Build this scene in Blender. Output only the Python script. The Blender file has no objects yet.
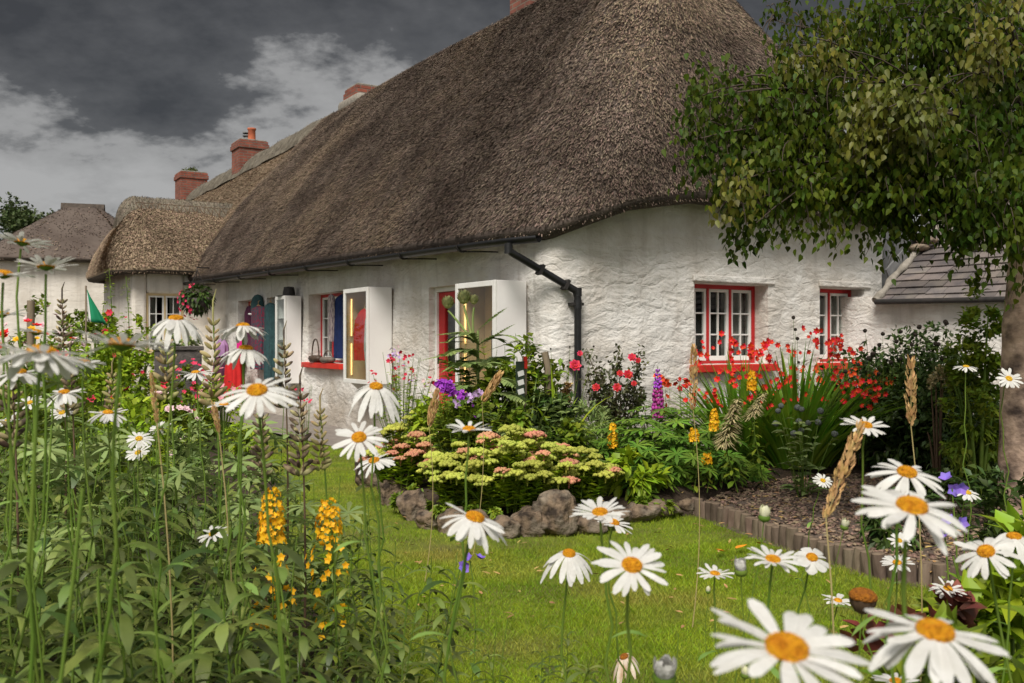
import bpy, bmesh, math, random
import numpy as np
from mathutils import Vector, noise as mnoise
R_ = random.Random(7); NP = np.random.default_rng(7)
SC = bpy.context.scene; COL = SC.collection; D2R = math.radians
# ---------------------------------------------------------------- camera
CAMZ, F, CX, CY = 1.25, 960.0, 512.0, 341.0
cam = bpy.data.objects.new('camera', bpy.data.cameras.new('camera')); COL.objects.link(cam)
cam.location = (0, 0, CAMZ); cam.rotation_euler = (D2R(90), 0, 0)
cam.data.sensor_width = 36; cam.data.lens = F/1024*36; cam.data.clip_end = 3000; cam.data.clip_start = .02
cam.data.dof.use_dof = True; cam.data.dof.focus_distance = 5.5; cam.data.dof.aperture_fstop = 9
SC.camera = cam
SC.view_settings.view_transform = 'Standard'; SC.view_settings.look = 'None'
SC.view_settings.exposure = 0.42; SC.view_settings.gamma = 1
# ---------------------------------------------------------------- sky (Nishita behind a storm-cloud layer) and a soft sun
SUN_EL, SUN_AZ = 50, 196     # azimuth: compass direction the light comes from, 180 = behind the camera
W = bpy.data.worlds.new('World'); SC.world = W; W.use_nodes = True
def world():
    nt = W.node_tree; n = nt.nodes; l = nt.links; n.clear()
    def N(t, **k):
        x = n.new(t)
        for a, b in k.items(): setattr(x, a, b)
        return x
    def math_(op, a, b=None, c=None, clamp=False):
        x = N('ShaderNodeMath', operation=op, use_clamp=clamp)
        for i, v in enumerate((a, b, c)):
            if v is None: continue
            if isinstance(v, (int, float)): x.inputs[i].default_value = v
            else: l.new(v, x.inputs[i])
        return x.outputs[0]
    tc = N('ShaderNodeTexCoord'); sp = N('ShaderNodeSeparateXYZ'); l.new(tc.outputs['Generated'], sp.inputs[0])
    X, Y, Z = sp.outputs
    zz = math_('ADD', math_('MAXIMUM', Z, 0.0), .30)
    cb = N('ShaderNodeCombineXYZ'); l.new(math_('DIVIDE', X, zz), cb.inputs[0]); l.new(math_('DIVIDE', Y, zz), cb.inputs[1])
    cb.inputs[2].default_value = SKYSEED
    nz = N('ShaderNodeTexNoise'); nz.inputs['Scale'].default_value = 1.25; nz.inputs['Detail'].default_value = 9
    nz.inputs['Roughness'].default_value = .56; nz.inputs['Distortion'].default_value = .15
    l.new(cb.outputs[0], nz.inputs['Vector'])
    nz2 = N('ShaderNodeTexNoise'); nz2.inputs['Scale'].default_value = 4.2; nz2.inputs['Detail'].default_value = 9; nz2.inputs['Roughness'].default_value = .6
    l.new(cb.outputs[0], nz2.inputs['Vector'])
    v = math_('ADD', math_('MULTIPLY', nz.outputs[0], .55), math_('MULTIPLY', nz2.outputs[0], .45))
    # thicker cloud higher up in front
    v = math_('ADD', v, math_('MULTIPLY', math_('SUBTRACT', Z, .20), .62))
    ramp = N('ShaderNodeValToRGB'); e = ramp.color_ramp.elements
    e[0].position = .40; e[0].color = (3.0, 2.98, 2.95, 1); e[1].position = .64; e[1].color = (.36, .36, .37, 1)
    m = e.new(.485); m.color = (2.35, 2.33, 2.3, 1); m2 = e.new(.535); m2.color = (.72, .72, .73, 1)
    l.new(v, ramp.inputs[0])
    # added brightness overhead and behind the viewer, out of view, to light the scene
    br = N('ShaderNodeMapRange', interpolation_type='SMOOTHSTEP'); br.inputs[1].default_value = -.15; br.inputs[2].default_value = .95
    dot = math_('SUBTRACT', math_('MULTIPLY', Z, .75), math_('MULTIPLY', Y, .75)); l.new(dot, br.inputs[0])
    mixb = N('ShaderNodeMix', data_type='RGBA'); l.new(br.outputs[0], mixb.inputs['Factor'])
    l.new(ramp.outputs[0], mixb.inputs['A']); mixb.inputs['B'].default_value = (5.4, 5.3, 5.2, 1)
    sky = N('ShaderNodeTexSky', sky_type='NISHITA', sun_disc=False); sky.sun_elevation = D2R(SUN_EL); sky.sun_rotation = D2R(SUN_AZ)
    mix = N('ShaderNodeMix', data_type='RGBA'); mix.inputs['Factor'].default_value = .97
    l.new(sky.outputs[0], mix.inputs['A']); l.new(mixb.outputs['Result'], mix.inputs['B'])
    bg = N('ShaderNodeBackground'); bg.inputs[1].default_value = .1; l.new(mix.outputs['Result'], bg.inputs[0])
    o = N('ShaderNodeOutputWorld'); l.new(bg.outputs[0], o.inputs[0])
SKYSEED = 3.3
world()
sl = bpy.data.lights.new('sun', 'SUN'); sl.energy = 3.1; sl.angle = D2R(24); sl.color = (1, .95, .87)
so = bpy.data.objects.new('sun', sl); COL.objects.link(so)
_az, _el = D2R(SUN_AZ), D2R(SUN_EL)
_to = Vector((math.sin(_az)*math.cos(_el), math.cos(_az)*math.cos(_el), math.sin(_el)))
so.rotation_euler = _to.to_track_quat('Z', 'Y').to_euler()
SC.cycles.max_bounces = 7; SC.cycles.transparent_max_bounces = 6; SC.cycles.use_denoising = True
# ---------------------------------------------------------------- helpers
def at(px, py, Y): return np.array([(px-CX)/F*Y, Y, CAMZ-(py-CY)/F*Y])
def g(px, py):
    Y = CAMZ*F/(py-CY); return ((px-CX)/F*Y, Y)
def nrm(a):
    a = np.asarray(a, float); return a/np.maximum(np.linalg.norm(a, axis=-1, keepdims=True), 1e-9)
class M:
    """collects geometry for one mesh"""
    def __init__(s): s.v = []; s.f = []; s.m = []; s.n = 0
    def add(s, v, f, mi=0):
        v = np.asarray(v, float).reshape(-1, 3); f = np.asarray(f, int)
        s.v.append(v); s.f.append(f+s.n); s.m.append(mi); s.n += len(v); return s
    def box(s, x0, x1, y0, y1, z0, z1, mi=0):
        v = [(x, y, z) for z in (z0, z1) for y in (y0, y1) for x in (x0, x1)]
        return s.add(v, [(0,2,3,1),(4,5,7,6),(0,1,5,4),(2,6,7,3),(0,4,6,2),(1,3,7,5)], mi)
    def obox(s, c, ax, ay, az, hx, hy, hz, mi=0):
        c, ax, ay, az = (np.asarray(q, float) for q in (c, ax, ay, az))
        v = [c+ax*hx*i+ay*hy*j+az*hz*k for k in (-1, 1) for j in (-1, 1) for i in (-1, 1)]
        return s.add(v, [(0,2,3,1),(4,5,7,6),(0,1,5,4),(2,6,7,3),(0,4,6,2),(1,3,7,5)], mi)
    def tube(s, P, r, k=6, mi=0, cap=True):
        P = np.asarray(P, float); n = len(P); r = np.broadcast_to(np.asarray(r, float), (n,))
        T = nrm(np.gradient(P, axis=0)); ref = np.array([.31, .17, .93]) if abs(T[:, 2]).mean() < .8 else np.array([.9, .3, .1])
        A = nrm(np.cross(T, ref)); B = np.cross(T, A)
        th = np.arange(k)/k*2*math.pi
        V = P[:, None]+r[:, None, None]*(np.cos(th)[None, :, None]*A[:, None]+np.sin(th)[None, :, None]*B[:, None])
        i = np.arange(n-1)[:, None]*k; j = np.arange(k)[None]; j2 = (j+1) % k
        Fq = np.stack([i+j, i+j2, i+k+j2, i+k+j], -1).reshape(-1, 4); s.add(V.reshape(-1, 3), Fq, mi)
        if cap and k in (4, 6, 8, 10, 12):
            for e in (0, n-1):
                idx = np.arange(k)
                q = [(idx[0], idx[a], idx[a+1], idx[a+2] if a+2 < k else idx[a+1]) for a in range(1, k-1, 2)]
                s.add(V[e], q, mi)
        return s
    def lathe(s, prof, k=16, c=(0, 0, 0), sx=1, sy=1, mi=0, wob=None):
        c = np.asarray(c, float); th = np.arange(k)/k*2*math.pi; V = []
        for q, (r, z) in enumerate(prof):
            rr = r*(1 if wob is None else 1+wob(th, z))
            V.append(np.stack([np.cos(th)*rr*sx, np.sin(th)*rr*sy, np.full(k, z)], -1)+c)
        n = len(prof); i = np.arange(n-1)[:, None]*k; j = np.arange(k)[None]; j2 = (j+1) % k
        return s.add(np.concatenate(V), np.stack([i+j, i+j2, i+k+j2, i+k+j], -1).reshape(-1, 4), mi)
    def leaves(s, B, D, N, L, Wd, bend=None, seg=3, prof='lance', fold=.25, mi=0, curl=0., cols=3):
        """n leaves or petals at once: B bases, D directions, N upper-side normals, L lengths, Wd half widths, bend = sag vectors"""
        B = np.asarray(B, float).reshape(-1, 3); n = len(B)
        if n == 0: return s
        D = nrm(np.broadcast_to(D, (n, 3))); N = np.broadcast_to(N, (n, 3)); S = nrm(np.cross(D, N)); N = np.cross(S, D)
        L = np.broadcast_to(np.asarray(L, float), (n,))[:, None, None]; Wd = np.broadcast_to(np.asarray(Wd, float), (n,))[:, None, None]
        t = np.linspace(0, 1, seg+1)
        if prof == 'lance': w = np.sin(math.pi*np.clip(t, .02, .985)**.75)
        elif prof == 'ovate': w = np.sin(math.pi*np.clip(t, .06, .97)**.6)
        elif prof == 'petal': w = np.interp(t, [0, .3, .65, .85, .95, 1], [.38, .8, 1, .95, .7, .34])
        elif prof == 'blade': w = np.interp(t, [0, .3, .7, 1], [.7, 1, .75, .04])
        elif prof == 'oblan': w = np.interp(t, [0, .4, .75, .9, 1], [.18, .62, 1, .75, .06])
        w = w[None, :, None]; tt = t[None, :, None]
        b = np.zeros((n, 3)) if bend is None else np.broadcast_to(bend, (n, 3))
        C = B[:, None]+D[:, None]*L*tt+b[:, None]*L*tt**2
        if curl: C = C - N[:, None]*L*curl*tt**3
        e = S[:, None]*Wd*w; u = N[:, None]*Wd*w*fold
        cl = {3: ((-1, 1), (0, 0), (1, 1)), 5: ((-1, .7), (-.56, 1.15), (0, .25), (.56, 1.15), (1, .7))}[cols]
        V = np.stack([C+e*a+u*b_ for a, b_ in cl], 2).reshape(-1, 3)
        base = (np.arange(n)*(seg+1)*cols)[:, None, None]; r = (np.arange(seg)*cols)[None, :, None]; q = np.array([[j, j+1, cols+j+1, cols+j] for j in range(cols-1)])
        Fq = (base[..., None]+r[..., None]+q[None, None]).reshape(-1, 4)
        return s.add(V, Fq, mi)
    def blobs(s, C, r, sub=1, mi=0, squash=None, jit=0.):
        C = np.asarray(C, float).reshape(-1, 3); v, f = ICO[sub]; n = len(C)
        r = np.broadcast_to(np.asarray(r, float), (n,))
        sq = np.ones((n, 3)) if squash is None else np.broadcast_to(squash, (n, 3))
        V = v[None]*(r[:, None]*sq)[:, None]
        if jit: V = V*(1+NP.normal(0, jit, (n, len(v), 1)))
        V = V+C[:, None]
        return s.add(V.reshape(-1, 3), (f[None]+(np.arange(n)*len(v))[:, None, None]).reshape(-1, 3), mi)
def _ico(sub):
    bm = bmesh.new(); bmesh.ops.create_icosphere(bm, subdivisions=sub, radius=1)
    bm.verts.ensure_lookup_table()
    v = np.array([x.co[:] for x in bm.verts]); f = np.array([[x.index for x in q.verts] for q in bm.faces]); bm.free(); return v, f
ICO = {k: _ico(k) for k in (1, 2, 3, 4)}
def fuzz(m, n, L=.08, w=.006, mi=0, src=0, lift=.15):
    """short straw ends scattered over the quads of piece src, pointing down the slope"""
    V = np.concatenate(m.v); Fq = m.f[src]; a, b, c, d = (V[Fq[:, i]] for i in range(4)); ar = np.linalg.norm(np.cross(b-a, d-a), axis=1)+1e-9; k = NP.choice(len(Fq), n, p=ar/ar.sum()); u, v = NP.random((2, n, 1)); a, b, c, d = a[k], b[k], c[k], d[k]
    P = (a*(1-u)+b*u)*(1-v)+(d*(1-u)+c*u)*v; N = nrm(np.cross(b-a, d-a)); N = N*np.where(N[:, 2:3] < 0, -1, 1); T = np.array([0, 0, -1.])+N*N[:, 2:3]; T = nrm(T+NP.normal(0, .12, (n, 3))); D = nrm(T+N*lift*NP.random((n, 1))+NP.normal(0, .15, (n, 3))); S = np.cross(D, N); l = L*(.5+NP.random((n, 1))); P = P+N*.008-D*l*.5
    m.add(np.stack([P-S*w, P+S*w, P+D*l+S*w*.6, P+D*l-S*w*.6], 1).reshape(-1, 3), np.arange(4*n).reshape(-1, 4), mi)
    return m
def build(name, m, mats, parent=None, smooth=True, bevel=0, loc=None):
    me = bpy.data.meshes.new(name)
    if m.n:
        V = np.concatenate(m.v); me.vertices.add(len(V)); me.vertices.foreach_set('co', V.ravel())
        loops = np.concatenate([f.ravel() for f in m.f]); lens = np.concatenate([np.full(len(f), f.shape[1]) for f in m.f])
        mi = np.concatenate([np.full(len(f), q) for f, q in zip(m.f, m.m)])
        me.loops.add(len(loops)); me.loops.foreach_set('vertex_index', loops)
        me.polygons.add(len(lens)); me.polygons.foreach_set('loop_start', np.concatenate([[0], np.cumsum(lens)[:-1]]))
        me.polygons.foreach_set('material_index', mi); me.polygons.foreach_set('use_smooth', np.full(len(lens), smooth))
        me.update(calc_edges=True); me.validate()
    for x in (mats if isinstance(mats, (list, tuple)) else [mats]): me.materials.append(x)
    o = bpy.data.objects.new(name, me); COL.objects.link(o)
    if parent is not None: o.parent = parent
    if loc is not None: o.location = loc
    if bevel:
        b = o.modifiers.new('edge', 'BEVEL'); b.width = bevel; b.segments = 2; b.limit_method = 'ANGLE'
    return o
def tag(o, label, cat, group=None, kind=None):
    if kind: o['kind'] = kind
    if label: o['label'] = label
    if cat: o['category'] = cat
    if group: o['group'] = group
    return o
def thing(name, label, cat, loc=(0, 0, 0), rz=0., group=None):
    o = bpy.data.objects.new(name, None); COL.objects.link(o); o.location = loc; o.rotation_euler = (0, 0, rz)
    o.empty_display_size = .1
    return tag(o, label, cat, group)
def copy_tree(o, loc, rz=0., sc=1., parent=None, label=None):
    c = o.copy(); COL.objects.link(c); c.parent = parent
    if parent is None:
        c.location = loc or (0, 0, 0); c.rotation_euler = (o.rotation_euler[0], o.rotation_euler[1], rz); c.scale = (sc,)*3
    for ch in o.children: copy_tree(ch, None, parent=c)
    if label: c['label'] = label
    return c
# ---------------------------------------------------------------- materials
def mat(name, c1, c2=None, scale=6., rough=.8, bump=0., bscale=None, island=0., trans=0., spec=.3, metal=0., detail=4, stretch=None, objr=0., ramp=(.35, .65), c3=None, c3scale=.6, coat=0.):
    m = bpy.data.materials.new(name); m.use_nodes = True; nt = m.node_tree; n = nt.nodes; l = nt.links
    p = n['Principled BSDF']; p.inputs['Roughness'].default_value = rough; p.inputs['Metallic'].default_value = metal
    p.inputs['Specular IOR Level'].default_value = spec
    tc = n.new('ShaderNodeTexCoord'); vec = tc.outputs['Object']
    if stretch:
        mp = n.new('ShaderNodeMapping'); mp.inputs['Scale'].default_value = stretch; l.new(vec, mp.inputs[0]); vec = mp.outputs[0]
    def noise(sc, det=detail):
        x = n.new('ShaderNodeTexNoise'); x.inputs['Scale'].default_value = sc; x.inputs['Detail'].default_value = det; l.new(vec, x.inputs['Vector']); return x.outputs[0]
    def mixc(fac, a, b):
        x = n.new('ShaderNodeMix'); x.data_type = 'RGBA'
        l.new(fac, x.inputs['Factor'])
        for q, s in ((a, 'A'), (b, 'B')):
            if isinstance(q, tuple): x.inputs[s].default_value = (*q, 1)
            else: l.new(q, x.inputs[s])
        return x.outputs['Result']
    def remap(v, a, b, c=0., d=1.):
        x = n.new('ShaderNodeMapRange'); l.new(v, x.inputs[0])
        for i, q in enumerate((a, b, c, d)): x.inputs[i+1].default_value = q
        return x.outputs[0]
    col = None
    c2 = c2 or c1
    col = mixc(remap(noise(scale), *ramp), c1, c2)
    if c3: col = mixc(remap(noise(c3scale, 5), .48, .68), col, c3)
    if island or objr:
        if island:
            gm = n.new('ShaderNodeNewGeometry'); rv = gm.outputs['Random Per Island']; amt = island
        else:
            oi = n.new('ShaderNodeObjectInfo'); rv = oi.outputs['Random']; amt = objr
        hs = n.new('ShaderNodeHueSaturation'); l.new(col, hs.inputs['Color'])
        l.new(remap(rv, 0, 1, 1-amt, 1+amt), hs.inputs['Value'])
        x = n.new('ShaderNodeMath'); x.operation = 'MULTIPLY'; l.new(rv, x.inputs[0]); x.inputs[1].default_value = 7.31
        y = n.new('ShaderNodeMath'); y.operation = 'FRACT'; l.new(x.outputs[0], y.inputs[0])
        l.new(remap(y.outputs[0], 0, 1, .5-.03*min(1, amt*2), .5+.03*min(1, amt*2)), hs.inputs['Hue'])
        col = hs.outputs[0]
    l.new(col, p.inputs['Base Color'])
    if coat: p.inputs['Coat Weight'].default_value = coat
    if bump:
        b = n.new('ShaderNodeBump'); b.inputs['Strength'].default_value = min(1, bump); b.inputs['Distance'].default_value = .02
        l.new(noise(bscale or scale*3, 6), b.inputs['Height']); l.new(b.outputs[0], p.inputs['Normal'])
    if trans:
        t = n.new('ShaderNodeBsdfTranslucent'); l.new(col, t.inputs[0]); ms = n.new('ShaderNodeMixShader'); ms.inputs[0].default_value = trans
        l.new(p.outputs[0], ms.inputs[1]); l.new(t.outputs[0], ms.inputs[2]); l.new(ms.outputs[0], n['Material Output'].inputs[0])
    return m
def emit(name, c, s):
    m = bpy.data.materials.new(name); m.use_nodes = True; p = m.node_tree.nodes['Principled BSDF']
    p.inputs['Base Color'].default_value = (*c, 1); p.inputs['Emission Color'].default_value = (*c, 1); p.inputs['Emission Strength'].default_value = s; return m
def glass(name, tint=(.9, .93, .92), fac=.82):
    m = bpy.data.materials.new(name); m.use_nodes = True; nt = m.node_tree; n = nt.nodes; l = nt.links
    n.remove(n['Principled BSDF']); tr = n.new('ShaderNodeBsdfTransparent'); tr.inputs[0].default_value = (*tint, 1)
    gl = n.new('ShaderNodeBsdfGlossy'); gl.inputs['Roughness'].default_value = .02
    lw = n.new('ShaderNodeLayerWeight'); lw.inputs[0].default_value = .5; pw = n.new('ShaderNodeMath'); pw.operation = 'POWER'; l.new(lw.outputs['Facing'], pw.inputs[0]); pw.inputs[1].default_value = 4
    fr = n.new('ShaderNodeMapRange'); l.new(pw.outputs[0], fr.inputs[0]); fr.inputs[3].default_value = .03; fr.inputs[4].default_value = .5; ms = n.new('ShaderNodeMixShader')
    l.new(fr.outputs[0], ms.inputs[0]); l.new(tr.outputs[0], ms.inputs[1]); l.new(gl.outputs[0], ms.inputs[2]); l.new(ms.outputs[0], n['Material Output'].inputs[0]); return m
def wallmat(name, base, grime, stone=True):
    m = mat(name, base, tuple(x*.9 for x in base), 3.5, .9, 0, spec=.15)
    nt = m.node_tree; n = nt.nodes; l = nt.links; p = n['Principled BSDF']; tc = n.new('ShaderNodeTexCoord')
    base_l = p.inputs['Base Color'].links[0].from_socket
    # grime: patchy brown-grey wash and hairline flakes
    a = n.new('ShaderNodeTexNoise'); a.inputs['Scale'].default_value = 1.1; a.inputs['Detail'].default_value = 8; a.inputs['Roughness'].default_value = .68; l.new(tc.outputs['Object'], a.inputs['Vector'])
    r = n.new('ShaderNodeMapRange'); l.new(a.outputs[0], r.inputs[0]); r.inputs[1].default_value = .40; r.inputs[2].default_value = .72; r.inputs[4].default_value = .8
    x = n.new('ShaderNodeMix'); x.data_type = 'RGBA'; l.new(r.outputs[0], x.inputs['Factor']); l.new(base_l, x.inputs['A']); x.inputs['B'].default_value = (*grime, 1)
    b = n.new('ShaderNodeTexNoise'); b.inputs['Scale'].default_value = 9; b.inputs['Detail'].default_value = 9; b.inputs['Roughness'].default_value = .7; l.new(tc.outputs['Object'], b.inputs['Vector'])
    r2 = n.new('ShaderNodeMapRange'); l.new(b.outputs[0], r2.inputs[0]); r2.inputs[1].default_value = .645; r2.inputs[2].default_value = .70; r2.inputs[4].default_value = .7
    y = n.new('ShaderNodeMix'); y.data_type = 'RGBA'; l.new(r2.outputs[0], y.inputs['Factor']); l.new(x.outputs['Result'], y.inputs['A']); y.inputs['B'].default_value = (grime[0]*.6, grime[1]*.55, grime[2]*.5, 1)
    spz = n.new('ShaderNodeSeparateXYZ'); l.new(tc.outputs['Object'], spz.inputs[0]); dz = n.new('ShaderNodeMath'); dz.operation = 'MULTIPLY_ADD'; l.new(a.outputs[0], dz.inputs[0]); dz.inputs[1].default_value = -1.1; l.new(spz.outputs[2], dz.inputs[2])
    dm = n.new('ShaderNodeMapRange'); l.new(dz.outputs[0], dm.inputs[0]); dm.inputs[1].default_value = .05; dm.inputs[2].default_value = -.45; dm.inputs[4].default_value = .65
    yy = n.new('ShaderNodeMix'); yy.data_type = 'RGBA'; l.new(dm.outputs[0], yy.inputs['Factor']); l.new(y.outputs['Result'], yy.inputs['A']); yy.inputs['B'].default_value = (.26, .21, .16, 1)
    st_m = n.new('ShaderNodeMapping'); st_m.inputs['Scale'].default_value = (7, 7, .55); l.new(tc.outputs['Object'], st_m.inputs[0]); sn = n.new('ShaderNodeTexNoise'); sn.inputs['Scale'].default_value = 1; sn.inputs['Detail'].default_value = 7; sn.inputs['Roughness'].default_value = .6; l.new(st_m.outputs[0], sn.inputs['Vector'])
    sr_ = n.new('ShaderNodeMapRange'); l.new(sn.outputs[0], sr_.inputs[0]); sr_.inputs[1].default_value = .52; sr_.inputs[2].default_value = .78; sr_.inputs[4].default_value = .6
    y3 = n.new('ShaderNodeMix'); y3.data_type = 'RGBA'; l.new(sr_.outputs[0], y3.inputs['Factor']); l.new(yy.outputs['Result'], y3.inputs['A']); y3.inputs['B'].default_value = (.42, .38, .33, 1)
    l.new(y3.outputs['Result'], p.inputs['Base Color'])
    # rubble stone bumps under many coats of limewash
    mp = n.new('ShaderNodeMapping'); mp.inputs['Scale'].default_value = (2.9, 2.9, 6.4); l.new(tc.outputs['Object'], mp.inputs[0])
    ad = n.new('ShaderNodeVectorMath'); ad.operation = 'ADD'; dn = n.new('ShaderNodeTexNoise'); dn.inputs['Scale'].default_value = 4; l.new(tc.outputs['Object'], dn.inputs['Vector'])
    sc_ = n.new('ShaderNodeVectorMath'); sc_.operation = 'SCALE'; sc_.inputs['Scale'].default_value = 1.7; l.new(dn.outputs['Color'], sc_.inputs[0]); l.new(mp.outputs[0], ad.inputs[0]); l.new(sc_.outputs[0], ad.inputs[1])
    vo = n.new('ShaderNodeTexVoronoi'); vo.feature = 'DISTANCE_TO_EDGE'; vo.inputs['Scale'].default_value = 1; l.new(ad.outputs[0], vo.inputs['Vector'])
    vr = n.new('ShaderNodeMapRange'); l.new(vo.outputs['Distance'], vr.inputs[0]); vr.inputs[2].default_value = .10; vr.inputs[4].default_value = .2
    k = n.new('ShaderNodeMath'); k.operation = 'MULTIPLY_ADD'; l.new(b.outputs[0], k.inputs[0]); k.inputs[1].default_value = 1.2
    l.new(vr.outputs[0], k.inputs[2])
    bu = n.new('ShaderNodeBump'); lump = n.new('ShaderNodeTexNoise'); lump.inputs['Scale'].default_value = 1.15; lump.inputs['Detail'].default_value = 5; lump.inputs['Roughness'].default_value = .55; lump.inputs['Distortion'].default_value = .6; l.new(mp.outputs[0], lump.inputs['Vector'])
    k2 = n.new('ShaderNodeMath'); k2.operation = 'MULTIPLY_ADD'; l.new(lump.outputs[0], k2.inputs[0]); k2.inputs[1].default_value = 2.7; l.new(k.outputs[0], k2.inputs[2])
    bu.inputs['Strength'].default_value = .8 if stone else .35; bu.inputs['Distance'].default_value = .02; l.new(k2.outputs[0], bu.inputs['Height']); l.new(bu.outputs[0], p.inputs['Normal'])
    return m
def brickmat(name, c1, c2, mortar, sc=1.):
    m = bpy.data.materials.new(name); m.use_nodes = True; nt = m.node_tree; n = nt.nodes; l = nt.links; p = n['Principled BSDF']; p.inputs['Roughness'].default_value = .9
    tc = n.new('ShaderNodeTexCoord'); sp = n.new('ShaderNodeSeparateXYZ'); l.new(tc.outputs['Object'], sp.inputs[0])
    ad = n.new('ShaderNodeMath'); l.new(sp.outputs[0], ad.inputs[0]); l.new(sp.outputs[1], ad.inputs[1]); cb = n.new('ShaderNodeCombineXYZ'); l.new(ad.outputs[0], cb.inputs[0]); l.new(sp.outputs[2], cb.inputs[1])
    b = n.new('ShaderNodeTexBrick'); b.inputs['Color1'].default_value = (*c1, 1); b.inputs['Color2'].default_value = (*c2, 1); b.inputs['Mortar'].default_value = (*mortar, 1)
    b.inputs['Scale'].default_value = 1; b.inputs['Brick Width'].default_value = .23*sc; b.inputs['Row Height'].default_value = .078*sc; b.inputs['Mortar Size'].default_value = .01*sc; l.new(cb.outputs[0], b.inputs['Vector'])
    z = n.new('ShaderNodeTexNoise'); z.inputs['Scale'].default_value = 5; z.inputs['Detail'].default_value = 6; l.new(tc.outputs['Object'], z.inputs['Vector'])
    x = n.new('ShaderNodeMix'); x.data_type = 'RGBA'; x.blend_type = 'MULTIPLY'; x.inputs['Factor'].default_value = .7; l.new(b.outputs[0], x.inputs['A']); l.new(z.outputs[0], x.inputs['B'])
    hs = n.new('ShaderNodeHueSaturation'); hs.inputs['Value'].default_value = 1.5; l.new(x.outputs['Result'], hs.inputs['Color']); l.new(hs.outputs[0], p.inputs['Base Color'])
    bu = n.new('ShaderNodeBump'); bu.inputs['Distance'].default_value = .01; l.new(b.outputs['Fac'], bu.inputs['Height']); bu.invert = True; l.new(bu.outputs[0], p.inputs['Normal']); return m
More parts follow.
